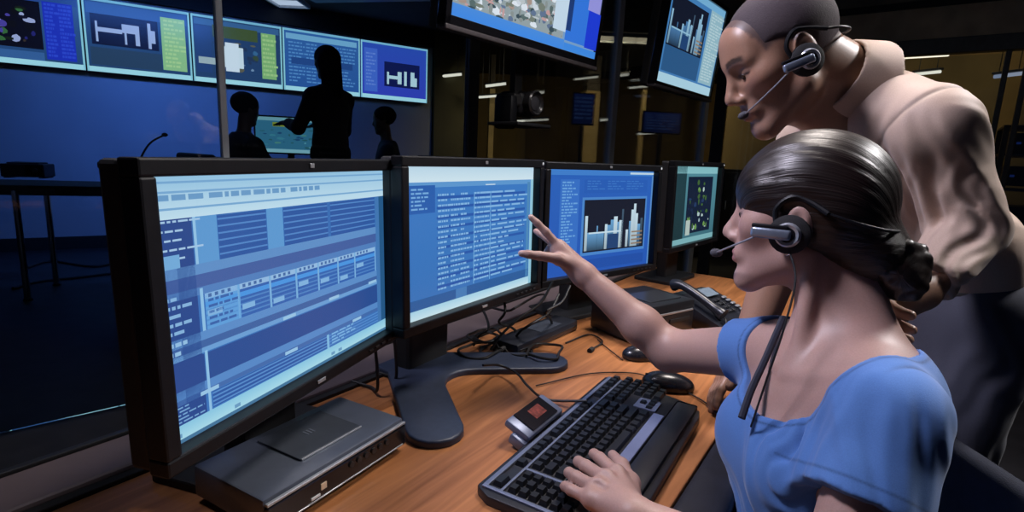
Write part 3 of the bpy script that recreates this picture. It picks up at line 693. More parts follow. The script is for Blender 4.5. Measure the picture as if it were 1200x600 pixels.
# local: x along front, y backwards(+) , z up ; front face at y=0
BL = bl + 0.012
MB().box((0, bw / 2, 0.0345), (BL, bw, 0.049), 0.005).build('body', M_UNIT, t, smooth=True)
MB().box((0.012, 0.085, 0.0605), (0.125, 0.098, 0.0035), 0.0012).build('top_panel', mat('unit_lid', (0.07, 0.082, 0.105), 0.28, 0.3, var=0.08, scale=30), t)
MB().box((0.012, 0.034, 0.0612), (0.122, 0.0025, 0.003), 0.0006).build('chrome_strip', M_SILVER, t)
MB().box((0, -0.003, 0.030), (BL - 0.004, 0.008, 0.036), 0.002).build('front_panel', M_GLOSSBLK, t)
MB().box((0, -0.004, 0.052), (BL - 0.004, 0.006, 0.004), 0.001).build('front_trim', M_SILVER, t)
MB().box((0, -0.0065, 0.0155), (BL - 0.02, 0.004, 0.0022), 0.0006).build('front_trim', M_SILVER, t)
for k in range(6):
    MB().cyl((0.010 + 0.016 * k, -0.006, 0.038), (0.010 + 0.016 * k, -0.0095, 0.038), 0.005, 12).build('button', M_DKMETAL, t)
MB().box((-0.045, -0.0078, 0.032), (0.010, 0.002, 0.010), 0.0005).build('indicator_light', mat('amber_print', (0.55, 0.40, 0.28), 0.4, emit=0.15), t)
MB().box((-0.060, -0.0078, 0.022), (0.016, 0.002, 0.004), 0.0005).build('indicator_light', mat('white_print', (0.6, 0.6, 0.62), 0.4, emit=0.1), t)
for k in range(3): MB().box((0.006 + 0.006 * k, 0.09, 0.0626), (0.003, 0.014, 0.0006)).build('logo', mat('logo_grey', (0.11, 0.13, 0.17), 0.4, var=0.05), t)
for sx in (-1, 1):
    for y in (0.02, bw - 0.02): MB().cyl((sx * (BL / 2 - 0.02), y, 0.0005), (sx * (BL / 2 - 0.02), y, 0.012), 0.009, 12).build('rubber_foot', M_BLKMATT, t)

# ------------------------------------------------------------------ keyboard
k0, k1 = onz(558, 576, DZ + 0.012), onz(714, 442, DZ + 0.012)
ku = nrm(k1 - k0); kn = np.array([ku[1], -ku[0], 0]); KS = 1.155; KL = np.linalg.norm(k1 - k0) / KS
kb = empty('keyboard', (k0[0], k0[1], DZ), math.atan2(ku[1], ku[0]), 'black and silver keyboard with small red display on the wood', 'keyboard')
kb.matrix_basis = kb.matrix_basis @ Matrix.Diagonal((KS, KS, KS, 1))
# local x along (0..KL), local y = away from user (+) => v towards user is -y
M_KB = mat('keyboard_black', (0.012, 0.013, 0.018), 0.4, var=0.15, scale=50, bump=0.1, bscale=800)
M_KSIL = mat('keyboard_silver', (0.16, 0.19, 0.28), 0.35, 0.3, var=0.08, scale=30)
M_KEY = mat('key_plastic', (0.010, 0.011, 0.014), 0.35, var=0.2, scale=40)
base = [(0.006, 0.0), (0.012, 0.006), (KL - 0.012, 0.006), (KL, -0.004), (KL - 0.004, -0.06), (KL - 0.028, -0.165), (KL - 0.05, -0.192), (KL - 0.075, -0.198), (0.05, -0.200), (0.015, -0.192), (0.0, -0.17), (-0.004, -0.02)]
MB().prism(base[::-1], 0.0008, 0.014, 0.004, seg=2).build('body', M_KB, kb, smooth=True)
def kbox(u0, u1, v0, v1, z0, z1, bev=0.0, m=None):
    return (m or MB()).box(((u0 + u1) / 2, -(v0 + v1) / 2, (z0 + z1) / 2), (u1 - u0, v1 - v0, z1 - z0), bev)
kbox(0.012, KL - 0.012, 0.003, 0.010, 0.0135, 0.0175, 0.001).build('silver_trim', M_KSIL, kb)
kbox(0.012, KL - 0.012, 0.0285, 0.0325, 0.0135, 0.0172, 0.001).build('silver_trim', M_KSIL, kb)
kbox(0.008, 0.014, 0.003, 0.128, 0.0135, 0.0172, 0.001).build('silver_trim', M_KSIL, kb)
kbox(0.074, 0.079, 0.030, 0.128, 0.0135, 0.0172, 0.001).build('silver_trim', M_KSIL, kb)
kbox(0.082, 0.355, 0.1285, 0.1475, 0.0135, 0.0180, 0.0015).build('silver_band', mat('keyboard_band', (0.22, 0.26, 0.42), 0.3, 0.3, var=0.06, scale=20), kb)
kbox(0.012, KL - 0.045, 0.150, 0.188, 0.0135, 0.0200, 0.006).build('palm_rest', M_KB, kb, smooth=True)
kbox(0.364, 0.405, 0.088, 0.1285, 0.0135, 0.0168, 0.001).build('arrow_panel', M_KSIL, kb)
kbox(0.1, 0.13, 0.135, 0.142, 0.0178, 0.0184).build('badge', M_SILVER, kb)
# tilting display on the upper edge
M = Matrix.Translation((0.200, 0.024, 0.027)) @ Matrix.Rotation(math.radians(22), 4, 'X')
hd = MB().box((0, 0, 0), (0.120, 0.048, 0.014), 0.005, M=M); hd.box((0, -0.010, -0.012), (0.135, 0.03, 0.018), 0.005, M=M); hd = hd.build('display_housing', M_KSIL, kb, smooth=True)
MB().box((0.0, 0.001, 0.0078), (0.084, 0.041, 0.003), 0.001, M=M).build('display_bezel', M_GLOSSBLK, hd)
MB().box((0.004, 0.002, 0.0097), (0.034, 0.020, 0.0008), M=M).build('display_screen', mat('lcd_red', (0.12, 0.024, 0.020), 0.3, var=0.7, scale=160, emit=0.55), hd)
def keymesh(wd, dp=0.0148):
    m = MB(); m.box((0, 0, 0.0035), (wd, dp, 0.007), 0.0, taper=(max(0.5, 1 - 0.0046 / wd), 0.70)); return m.mesh('key')
_km = {}
def key(u, v, wd=0.0152, dp=0.0148):
    kk = (round(wd, 4), round(dp, 4))
    if kk not in _km: _km[kk] = keymesh(wd, dp); _km[kk].materials.append(M_KEY)
    o = bpy.data.objects.new('key', _km[kk]); COL.objects.link(o); o.parent = kb; o.location = (u, -v, 0.0140)
P = 0.0180
for g in range(6):      # macro columns
    for c in range(3): key(0.0265 + c * 0.0185, 0.043 + g * 0.0153, 0.0150, 0.0130)
key(0.032, 0.0195, 0.024, 0.014)
for g in range(3):       # function row
    for k in range(4): key(0.112 + g * 0.078 + k * 0.0172, 0.0195, 0.0150, 0.0135)
key(0.086, 0.0195); 
for k in range(3): key(0.368 + k * 0.017, 0.0195, 0.0145, 0.0135)
for k in range(3): key(0.428 + k * 0.0165, 0.0195, 0.0145, 0.0135)
rows = [([1] * 13 + [1.9]), ([1.5] + [1] * 12 + [1.4]), ([1.75] + [1] * 11 + [2.15]), ([2.2] + [1] * 10 + [2.7]), ([1.5, 1.2, 1.2, 6.0, 1.2, 1.2, 1.3, 1.3])]
for r, row in enumerate(rows):
    u = 0.084
    for wk in row: key(u + wk * P / 2, 0.0425 + r * 0.0182, wk * P - 0.003); u += wk * P
for r in range(2):
    for c in range(3): key(0.368 + c * 0.0172, 0.0425 + r * 0.0182, 0.0148)
key(0.385, 0.100, 0.013, 0.012)
for c in range(3): key(0.3715 + c * 0.0135, 0.115, 0.012, 0.012)
for r in range(4):
    for c in range(4): key(0.421 + c * 0.0163, 0.0425 + r * 0.0182, 0.0142)
key(0.4295, 0.0425 + 4 * 0.0182, 0.0300); key(0.4536, 0.0425 + 4 * 0.0182, 0.0142)

# ------------------------------------------------------------------ mice
def mouse(p, rz, label, s=1.0):
    t = empty('computer_mouse', (p[0], p[1], DZ), rz, label, 'mouse')
    F = Field((-0.05, -0.07, -0.004), (0.05, 0.07, 0.05), 0.0022)
    F.ell((0, -0.005, 0.010), (0.033 * s, 0.058 * s, 0.030 * s)); F.ell((0, 0.02, 0.010), (0.030 * s, 0.040 * s, 0.022 * s), k=0.02); F.cut((0, 0, 0.0008), (0, 0, -1), 0.003)
    me = F.mesh('shell'); link('shell', me, mat('mouse_shell', (0.012, 0.013, 0.018), 0.25, var=0.15, scale=30), t)
    MB().box((0, 0.035 * s, 0.029 * s), (0.0012, 0.04 * s, 0.006), 0.0).build('button_gap', M_BLKMATT, t)
    MB().cyl((-0.004, 0.030 * s, 0.031 * s), (0.004, 0.030 * s, 0.031 * s), 0.007, 14).build('scroll_wheel', M_DKMETAL, t)
    MB().box((0.0, -0.03 * s, 0.0345 * s), (0.012, 0.006, 0.002), 0.0008).build('logo', M_SILVER, t)
    return t
mouse(onz(782, 455, DZ), math.radians(75), 'dark computer mouse at the right end of the keyboard', 0.95)
mouse(onz(752, 420, DZ), math.radians(100), 'dark computer mouse half hidden behind the woman\'s raised arm', 0.85)

# ------------------------------------------------------------------ power adapter below the third monitor, switch box, phone
h0, h1 = onz(612, 421, DZ), onz(682, 388, DZ)
hv = nrm(h1 - h0); t = empty('power_adapter', ((h0 + h1) / 2 + np.array([-hv[1], hv[0], 0]) * 0.058), math.atan2(hv[1], hv[0]), 'long black power adapter between two monitors', 'adapter')
HL = np.linalg.norm(h1 - h0)
MB().box((0, 0, 0.017), (HL, 0.085, 0.032), 0.006).build('casing', mat('adapter_black', (0.022, 0.025, 0.036), 0.3, var=0.1, scale=30), t, smooth=True)
MB().box((0, -0.0435, 0.017), (HL - 0.02, 0.003, 0.004), 0.001).build('seam', M_DKMETAL, t)
MB().box((0.03, 0.0, 0.0335), (0.11, 0.055, 0.0012)).build('sticker', mat('grey_sticker', (0.04, 0.05, 0.075), 0.5, var=0.2, scale=60), t)
MB().cyl((-HL / 2 - 0.02, 0, 0.016), (-HL / 2 + 0.005, 0, 0.016), 0.007, 10).build('strain_relief', M_BLKMATT, t)
MB().cyl((HL / 2 - 0.005, 0, 0.016), (HL / 2 + 0.02, 0, 0.016), 0.007, 10).build('strain_relief', M_BLKMATT, t)

kc = at(754, 347, 1.66); t = empty('switch_box', (kc[0], kc[1], DZ), math.radians(36), 'black switch box under the skyline monitor', 'switch box')
hK = 0.115
MB().box((0, 0, hK / 2 + 0.003), (0.24, 0.20, hK - 0.006), 0.006).build('casing', mat('switch_black', (0.016, 0.017, 0.021), 0.3, var=0.12, scale=30), t, smooth=True)
MB().box((0.02, -0.02, hK + 0.001), (0.14, 0.10, 0.004), 0.001).build('top_plate', mat('switch_plate', (0.045, 0.048, 0.055), 0.28, 0.4), t)
MB().box((0, -0.101, hK - 0.03), (0.22, 0.003, 0.006), 0.001).build('front_strip', M_SILVER, t)
MB().box((-0.05, -0.1015, hK - 0.055), (0.03, 0.004, 0.014), 0.001).build('button', mat('pale_button', (0.55, 0.58, 0.62), 0.3), t)
MB().box((0.05, -0.1015, hK - 0.055), (0.09, 0.003, 0.012), 0.001).build('vent', M_BLKMATT, t)
for sx in (-1, 1):
    for sy in (-1, 1): MB().cyl((sx * 0.10, sy * 0.08, 0.0005), (sx * 0.10, sy * 0.08, 0.008), 0.008, 10).build('rubber_foot', M_BLKMATT, t)

pc = onz(832, 378, DZ); t = empty('desk_phone', (pc[0], pc[1], DZ), math.radians(40), 'black desk telephone with handset beyond the woman\'s arm', 'telephone')
M_PH = mat('phone_black', (0.018, 0.020, 0.027), 0.28, var=0.15, scale=30)
prof = [(-0.11, 0.001), (0.11, 0.001), (0.11, 0.085), (0.07, 0.09), (-0.11, 0.025)]
m = MB(); MM = Matrix(((0, 0, 1, 0), (1, 0, 0, 0), (0, 1, 0, 0), (0, 0, 0, 1)))
m.prism(prof, -0.11, 0.11, 0.0, M=MM); m.build('base', M_PH, t)
hs = [(-0.075, -0.085, 0.060), (-0.075, -0.05, 0.075), (-0.075, 0.02, 0.105), (-0.075, 0.075, 0.122), (-0.075, 0.105, 0.115)]
hset = MB().tube(crom(hs, 4), [0.02, 0.02, 0.019, 0.017, 0.015, 0.014, 0.014, 0.014, 0.014, 0.014, 0.014, 0.014, 0.015, 0.017, 0.019, 0.02, 0.02], 12).build('handset', M_PH, t, smooth=True)
tl = math.atan2(0.065, 0.18); Mt = Matrix.Translation((0.03, -0.02, 0.0615)) @ Matrix.Rotation(tl, 4, 'X')
MB().box((0, 0.07, 0.004), (0.10, 0.045, 0.004), 0.001, M=Mt).build('display', mat('phone_display', (0.20, 0.26, 0.32), 0.2, var=0.1), t)
for r in range(4):
    for c in range(3): MB().box((-0.03 + c * 0.022, 0.025 - r * 0.020, 0.004), (0.016, 0.012, 0.005), 0.0015, M=Mt).build('key', M_DKMETAL, t)
for r in range(5): MB().box((0.055, 0.03 - r * 0.018, 0.004), (0.022, 0.010, 0.004), 0.001, M=Mt).build('key', M_SILVER, t)
cz = [(0.0, 0.0)]
MB().tube(crom([(-0.075, -0.09, 0.05), (-0.10, -0.13, 0.012), (-0.02, -0.15, 0.006), (0.08, -0.135, 0.006), (0.09, -0.11, 0.02)], 8), 0.0035, 8).build('coiled_cord', M_CABLE, t, smooth=True)

# ------------------------------------------------------------------ cables
def cable(pts, r, label, m=None, plug=None, name='cable'):
    pts = [np.array(p, float) for p in pts]
    if plug is None:
        o = MB().tube(crom(pts, 7), r, 7).build(name, m or M_CABLE, None, smooth=True); return tag(o, label, 'cable')
    t = empty(name, pts[-1], 0, label, 'cable'); MB().tube(crom(pts, 7), r, 7).build('cord', m or M_CABLE, t, world=True, smooth=True)
    d = nrm(pts[-1] - pts[-2]); MB().cyl(pts[-1], pts[-1] + d * plug, r * 3, 10).build('plug', M_BLKMATT, t, world=True); return t
Z = DZ
cable([onz(688, 470, Z + .03), onz(640, 468, Z + .006), onz(618, 452, Z + .024), onz(605, 437, Z + .026), onz(585, 428, Z + .026), onz(566, 428, Z + 0.06)], 0.0028, 'black keyboard cord lying over the stand foot')
cable([onz(628, 452, Z + .004), onz(690, 438, Z + .004), onz(740, 437, Z + .004), onz(765, 443, Z + .006)], 0.0016, 'thin dark mouse cord running left from the mouse')
cable([onz(806, 460, Z + .004), onz(824, 470, Z + .004), onz(838, 482, Z + .006), onz(850, 505, Z - .01)], 0.0018, 'thin dark cord running over the padded desk edge')
cable([onz(663, 402, Z + .004), onz(690, 392, Z + .004), onz(706, 400, Z + .005), onz(694, 409, Z + .005)], 0.0024, 'short black cord curling beside the power adapter', plug=0.02)
cable([onz(700, 398, Z + .004), onz(712, 408, Z + .004), onz(730, 422, Z + .004)], 0.0016, 'thin cord leading to the half hidden mouse')
rd = random.Random(11)
for k, (a, b_, c_, lab) in enumerate((((648, 330), (610, 372), (575, 410), 'black cable hanging behind the gesturing hand'), ((655, 345), (622, 380), (600, 402), 'black cable drooping onto the power adapter'), ((560, 352), (572, 385), (555, 405), 'black cable hanging right of the stand column'), ((590, 345), (585, 378), (610, 395), 'black cable crossing the mauve rear ledge'), ((668, 335), (640, 365), (648, 385), 'black cable hanging from the third monitor'), ((575, 360), (605, 360), (640, 345), 'black cable sagging along the rear ledge'))):
    p0, p1, p2 = at(*a, 1.50 + 0.03 * (k % 3)), at(*b_, 1.46 - 0.02 * (k % 2)), onz(*c_, Z + 0.008)
    cable([p0, (p0 + p1) / 2 + np.array([0.01, 0.0, -0.01]), p1, (p1 * 0.4 + p2 * 0.6) + np.array([0, 0, 0.01]), p2], 0.0036, lab)
for k, (a, b_, lab) in enumerate((((432, 412), (440, 462), 'left black cable dropping between the first two monitors'), ((460, 400), (462, 448), 'right black cable dropping between the first two monitors'))):
    p2 = onz(*b_, Z + 0.006); p0 = np.array([p2[0] - 0.012, p2[1] + 0.012, Z + 0.17]); cable([p0, p0 * 0.5 + p2 * 0.5 + np.array([0.006, 0, 0]), p2 + np.array([0.004, 0, 0.012]), p2 + np.array([-0.02, 0.035, 0]), p2 + np.array([-0.07, 0.06, 0])], 0.0036, lab)
# heap of cables below the second monitor
for k in range(7):
    c = onz(rd.uniform(555, 640), rd.uniform(398, 416), Z + 0.012); r0 = rd.uniform(0.03, 0.06); a0 = rd.uniform(0, 6)
    pts = [(c[0] + r0 * math.cos(a0 + j * 0.8) * (1 + 0.3 * math.sin(j * 1.7)), c[1] + r0 * 1.2 * math.sin(a0 + j * 0.8), Z + 0.006 + 0.004 * k + 0.003 * math.sin(j * 2.1)) for j in range(9)]
    tag(MB().tube(crom(pts, 5), 0.0035, 6).build('cable', M_CABLE, None, smooth=True), 'coil of black cable in the heap behind the stand foot', 'cable', 'coils of black cable heaped behind the stand foot')

# ------------------------------------------------------------------ hanging screens
TVD = nrm([0.63, 0.777, 0])
def hanging_tv(p_bl, L, Hh, rects, label, strength, tilt=6, pole=True, bottom=0.035, col_band=True):
    """p_bl: bottom-left outer corner; local x width, y back, z up"""
    rz = math.atan2(TVD[1], TVD[0]); c = p_bl + TVD * L / 2
    t = empty('hanging_screen', (c[0], c[1], p_bl[2]), rz, label, 'screen')
    T = Matrix.Rotation(math.radians(tilt), 4, 'X')     # top leans towards the viewer
    bz = 0.03; m = MB()
    m.box((0, 0, bottom / 2 + 0.02), (L, 0.05, bottom), 0.004, M=T); m.box((0, 0, Hh - bz / 2), (L, 0.05, bz), 0.004, M=T)
    for s in (-1, 1): m.box((s * (L / 2 - bz / 2), 0, Hh / 2), (bz, 0.05, Hh - 0.005), 0.004, M=T)
    m.build('bezel', M_GLOSSBLK, t)
    MB().box((0, -0.002, 0.010), (L, 0.058, 0.020), 0.005, M=T).build('speaker_bar', mat('speaker_grey', (0.10, 0.09, 0.10), 0.4, var=0.1), t)
    MB().box((0, 0.055, Hh / 2), (L - 0.01, 0.062, Hh - 0.01), 0.015, M=T).build('rear_casing', M_BLKMATT, t)
    y0 = bottom + 0.02; sw, sh = L - 2 * bz, Hh - bz - y0
    sc = link('screen', screen_mesh('screen', sw, sh, rects, 0.0003), screen_mat('screen_%.2f' % strength, strength), t)
    sc.matrix_basis = T @ Matrix.Translation((0, -0.010, y0 + sh / 2))
    if pole:
        zt = 2.999 - p_bl[2]
        MB().cyl((0.11, 0.16, 0.04), (0.11, 0.16, zt), 0.025, 12).build('ceiling_pole', M_DKMETAL, t)
        MB().box((0.11, 0.105, Hh * 0.5), (0.3, 0.05, 0.25), 0.005).build('mount_plate', M_DKMETAL, t)
        MB().box((0.11, 0.16, zt - 0.01), (0.16, 0.16, 0.016), 0.003).build('ceiling_plate', M_DKMETAL, t)
    return t
R = [(0, 0, 1, 1, (120, 160, 200), 0), (0, 0.0, 0.72, 0.94, (150, 165, 170), 1)]
blobs(R, 0.0, 0.0, 0.72, 0.93, 2, 700, [(190, 200, 205), (140, 150, 150), (90, 110, 110), (210, 220, 230), (170, 150, 140), (120, 130, 120), (60, 80, 90), (225, 235, 245), (100, 120, 150), (200, 160, 160)], 8, 0.015, 0.10)
R += [(0.72, 0, 0.97, 0.92, (52, 120, 224), 40), (0.72, 0.55, 0.76, 0.84, (30, 60, 120), 41), (0.88, 0.2, 0.99, 0.62, (150, 150, 224), 41), (0.89, 0.62, 1, 0.93, (30, 60, 214), 42), (0.93, 0, 1, 0.4, (60, 30, 190), 42),
      (0, 0.92, 0.72, 1, (76, 144, 226), 41, (64, 140, 235)), (0.72, 0.94, 1, 1, (64, 140, 230), 43), (0.62, 0.55, 0.72, 0.86, (200, 222, 240), 40)]
pTV = at(516, 33, 2.10)
hanging_tv(np.array([pTV[0], pTV[1], pTV[2]]), 1.12, 0.66, R, 'large hanging screen with street picture and bright blue panel', 0.9)
R = [(0, 0, 1, 1, (70, 130, 190), 0), (0, 0, 1, 0.07, (120, 180, 220), 1), (0.72, 0.07, 0.99, 0.88, (150, 190, 205), 1)]
text_rows(R, 0.74, 0.1, 0.98, 0.86, 24, (186, 214, 222), 2, 70, 0.9, 1, 0.5)
skyline(R, 0.05, 0.12, 0.68, 0.62, 2, (150, 196, 224), (80, 130, 180)); R.append((0.05, 0.62, 0.68, 0.88, (46, 92, 140), 2)); R.append((0, 0.90, 1, 1, (176, 216, 234), 3))
pT2 = at(762, 101, 3.36)
hanging_tv(np.array([pT2[0], pT2[1], pT2[2]]), 0.98, 0.66, R, 'smaller hanging screen beside the standing man\'s head', 0.85, bottom=0.02)

# ------------------------------------------------------------------ camera on a drop arm under the large screen
tvn = np.array([-TVD[1], TVD[0], 0]); ca = pTV + TVD * 0.67 + tvn * 0.16; ca[2] = at(604, 123, 2.72)[2]
cT = empty('video_camera', ca, math.atan2(TVD[1], TVD[0]), 'black video camera hanging below the large screen', 'camera')
cT.matrix_basis = cT.matrix_basis @ Matrix.Diagonal((1.25, 1.25, 1.25, 1))
MB().box((0, 0.0, (pTV[2] + 0.038 - ca[2]) / 2.5), (0.045, 0.030, (pTV[2] + 0.036 - ca[2]) / 1.25), 0.004).build('drop_arm', M_BLKMATT, cT)
MB().box((0.0, 0.02, 0.02), (0.09, 0.10, 0.05), 0.01).build('bracket', M_BLKMATT, cT)
MB().box((0.035, 0.0, -0.075), (0.22, 0.16, 0.014), 0.004).build('shelf', M_DKMETAL, cT)
MB().box((-0.045, 0.01, -0.03), (0.045, 0.09, 0.13), 0.012).build('side_housing', M_BLK, cT, smooth=True)
MB().box((0.05, 0.03, 0.01), (0.12, 0.13, 0.10), 0.025, seg=4).build('camera_head', M_BLK, cT, smooth=True)
ML = Matrix.Translation((0.055, -0.03, 0.012)) @ Matrix.Rotation(math.radians(90), 4, 'X')
ln = MB().lathe([(0.046, -0.02), (0.050, 0.0), (0.050, 0.035), (0.044, 0.04), (0.040, 0.034), (0.030, 0.028)], 24, M=ML).build('lens', mat('lens_ring', (0.03, 0.03, 0.034), 0.25, 0.3), cT, smooth=True)
MB().lathe([(0.029, 0.024), (0.027, 0.030), (0.015, 0.034), (0.001, 0.035)], 20, M=ML).build('lens_glass', mat('lens_glass', (0.05, 0.05, 0.06), 0.05, var=0.05), ln, smooth=True)

# ------------------------------------------------------------------ row of wall displays
EDGE = (176, 234, 240)
def edge(R):
    R += [(0, 0, 1, 0.035, (130, 196, 220), 20), (0, 0.93, 1, 1, EDGE, 20), (0, 0, 0.018, 1, (150, 216, 226), 21), (0.982, 0, 1, 1, (150, 216, 226), 21)]
    return R
def vd1():
    R = [(0, 0, 1, 1, (52, 92, 150), 0, (40, 76, 120)), (0.03, 0.05, 0.97, 0.16, (44, 80, 150), 1), (0.05, 0.16, 0.66, 0.78, (14, 14, 26), 2)]
    blobs(R, 0.07, 0.2, 0.64, 0.75, 3, 34, [(26, 34, 24), (40, 40, 110), (170, 180, 220), (60, 50, 40), (20, 20, 40), (60, 110, 60), (16, 16, 20), (80, 70, 160)], 3, 0.05, 0.22)
    R.append((0.68, 0.14, 0.93, 0.90, (34, 54, 190), 2)); text_rows(R, 0.69, 0.16, 0.92, 0.88, 14, (50, 78, 214), 3, 80, 0.8, 2, 0.6); R.append((0.03, 0.82, 0.66, 0.93, (60, 104, 160), 1))
    return edge(R)
def vd2():
    R = [(0, 0, 1, 1, (44, 84, 138), 0, (40, 72, 110)), (0.03, 0.05, 0.97, 0.2, (54, 96, 160), 1), (0.06, 0.2, 0.68, 0.62, (16, 20, 46), 2)]
    for a, b, t_, e in ((0.10, 0.12, 0.30, 0.58), (0.12, 0.34, 0.38, 0.44), (0.34, 0.5, 0.30, 0.42), (0.36, 0.38, 0.42, 0.58), (0.46, 0.5, 0.42, 0.58), (0.58, 0.61, 0.24, 0.60), (0.61, 0.65, 0.34, 0.52)): R.append((a, t_, b, e, (170, 190, 230), 4))
    R.append((0.04, 0.66, 0.70, 0.90, (44, 70, 96), 2)); R.append((0.71, 0.12, 0.95, 0.88, (150, 205, 140), 2)); text_rows(R, 0.73, 0.15, 0.94, 0.86, 12, (180, 224, 150), 3, 81, 0.9, 1, 0.5)
    return edge(R)
def vd3():
    R = [(0, 0, 1, 1, (40, 70, 110), 0), (0.03, 0.05, 0.97, 0.14, (60, 104, 150), 1), (0.22, 0.12, 0.72, 0.3, (70, 90, 50), 2), (0.04, 0.16, 0.2, 0.85, (40, 70, 120), 2)]
    blobs(R, 0.2, 0.3, 0.74, 0.85, 3, 22, [(60, 80, 60), (120, 150, 180), (40, 60, 90), (100, 100, 80), (60, 110, 150)], 17, 0.06, 0.2)
    R += [(0.3, 0.42, 0.55, 0.74, (220, 238, 242), 6), (0.35, 0.36, 0.5, 0.8, (226, 240, 246), 6), (0.06, 0.62, 0.3, 0.72, (170, 190, 190), 6), (0.76, 0.14, 0.93, 0.86, (136, 190, 120), 2)]
    text_rows(R, 0.77, 0.16, 0.92, 0.84, 10, (170, 214, 140), 3, 82, 0.9, 1, 0.5)
    return edge(R)
def vd4():
    R = [(0, 0, 1, 1, (54, 104, 168), 0, (44, 92, 160)), (0.04, 0.07, 0.96, 0.16, (120, 180, 214), 1)]
    text_rows(R, 0.06, 0.2, 0.94, 0.88, 12, (90, 148, 206), 2, 83, 0.8, 4, 0.4); R.append((0.1, 0.45, 0.9, 0.56, (40, 78, 140), 3)); return edge(R)
def vd5():
    R = [(0, 0, 1, 1, (48, 84, 184), 0, (56, 70, 190)), (0.05, 0.12, 0.24, 0.88, (70, 110, 206), 1), (0.34, 0.32, 0.88, 0.76, (20, 30, 84), 2)]
    text_rows(R, 0.07, 0.2, 0.22, 0.8, 10, (104, 140, 220), 2, 84, 0.8)
    for a, b, t_, e in ((0.38, 0.41, 0.5, 0.72), (0.41, 0.54, 0.56, 0.62), (0.54, 0.6, 0.48, 0.7), (0.64, 0.68, 0.46, 0.72), (0.74, 0.8, 0.46, 0.72), (0.77, 0.84, 0.56, 0.72)): R.append((a, t_, b, e, (190, 226, 230), 4))
    return edge(R)
vl = ['wall display cut by the left picture edge, with a dark map', 'wall display with a pale green side panel and white chart', 'wall display with a glowing white patch behind the thin post', 'wall display with blue tables behind the standing silhouette', 'rightmost wall display with a dark blue chart window']
rzv = math.atan2(VD[1], VD[0])
for k, R in enumerate((vd1(), vd2(), vd3(), vd4(), vd5())):
    p = vw(k - 0.5, 0.0); t = empty('wall_display', (p[0], p[1], 1.96), rzv, vl[k], 'display', 'row of lit displays on the back wall')
    Wd, Hd = 0.985, 0.755
    MB().box((0, 0.01, Hd / 2), (Wd + 0.008, 0.075, Hd + 0.010), 0.004).build('casing', M_BLKMATT, t)
    s = link('screen', screen_mesh('screen', Wd, Hd, R, 0.0006), screen_mat('screen_0.95', 0.95), t); s.location = (0, -0.030, Hd / 2)

# ------------------------------------------------------------------ low table with steel legs at the far left
tl0 = onz(33, 352, 0.0); tt = 0.885
trz = math.radians(20)
t = empty('side_table', (tl0[0], tl0[1], 0), trz, 'dark narrow table with steel legs at the left edge', 'table')
MB().box((0.10, 0.25, tt - 0.02), (1.7, 0.62, 0.04), 0.006).build('tabletop', M_BLKMATT, t)
for x in (-0.6, 0.0, 0.85):
    for y in (0.0, 0.5): MB().cyl((x, y, 0.012), (x, y, tt - 0.041), 0.022, 12).build('leg', M_CHROME, t); MB().cyl((x, y, 0.0005), (x, y, 0.014), 0.03, 12).build('foot', M_BLKMATT, t)
MB().box((0.10, 0.25, tt - 0.075), (1.5, 0.03, 0.05), 0.003).build('rail', M_DKMETAL, t)
pb = onz(22, 208, tt)
t = empty('amplifier_box', (pb[0] * 0.985, pb[1] * 0.985 + 0.1, tt), trz, 'small black box on the dark side table', 'box')
MB().box((0, 0, 0.065), (0.30, 0.22, 0.11), 0.008).build('casing', M_BLK, t)
MB().box((0, 0.0, 0.126), (0.22, 0.18, 0.014), 0.004).build('lid', M_BLKMATT, t)
MB().cyl((0.09, -0.11, 0.07), (0.09, -0.122, 0.07), 0.018, 14).build('knob', M_DKMETAL, t)
for x in (-0.12, 0.12): MB().box((x, 0, 0.005), (0.04, 0.18, 0.009), 0.002).build('rubber_foot', M_BLKMATT, t)
# gooseneck microphone on a console behind the nearest monitor
g0, g1, g2 = at(163, 189, 3.3), at(178, 166, 3.3), at(193, 158, 3.3)
gc = empty('console_desk', (g0[0] + 0.35, g0[1] + 0.3, 0), math.radians(40), 'dark console desk in the back room behind the nearest monitor', 'desk')
zt = g0[2] - 0.02
MB().box((0.2, 0, zt - 0.02), (1.7, 0.7, 0.04), 0.006).build('desktop', M_BLKMATT, gc)
for x in (-0.6, 1.0): MB().box((x, 0, (zt - 0.042) / 2 + 0.0005), (0.04, 0.6, zt - 0.043), 0.004).build('side_panel', M_DKMETAL, gc)
MB().box((0.2, 0.31, zt / 2), (1.56, 0.02, zt * 0.7), 0.003).build('modesty_panel', M_DKMETAL, gc)
t = empty('gooseneck_microphone', (g0[0], g0[1], zt), 0, 'thin gooseneck microphone above the nearest monitor', 'microphone')
MB().lathe([(0.05, 0.0006), (0.05, 0.012), (0.02, 0.02)], 16).build('base', M_BLKMATT, t)
MB().tube(crom([(g0[0], g0[1], zt + 0.015), (g0 * 0.5 + g1 * 0.5) + np.array([-0.005, 0, 0.005]), g1, g2], 6), 0.006, 8).build('neck', M_BLK, t, world=True, smooth=True)
MB().ball(tuple(g2), (0.018, 0.014, 0.012)).build('capsule', M_BLKMATT, t, world=True, smooth=True)
# floor cables by the table
fl = [((60, 306), (110, 312), (150, 304)), ((45, 330), (100, 324), (150, 318)), ((85, 215), (100, 240), (120, 255))]
for k, f_ in enumerate(fl[:2]):
    cable([onz(f_[0][0] - 30, f_[0][1] + 8, 0.012)] + [onz(*q_, 0.012) for q_ in f_], 0.012, ['black floor cable nearest the back wall beside the table legs', 'black floor cable in front of the table legs'][k])

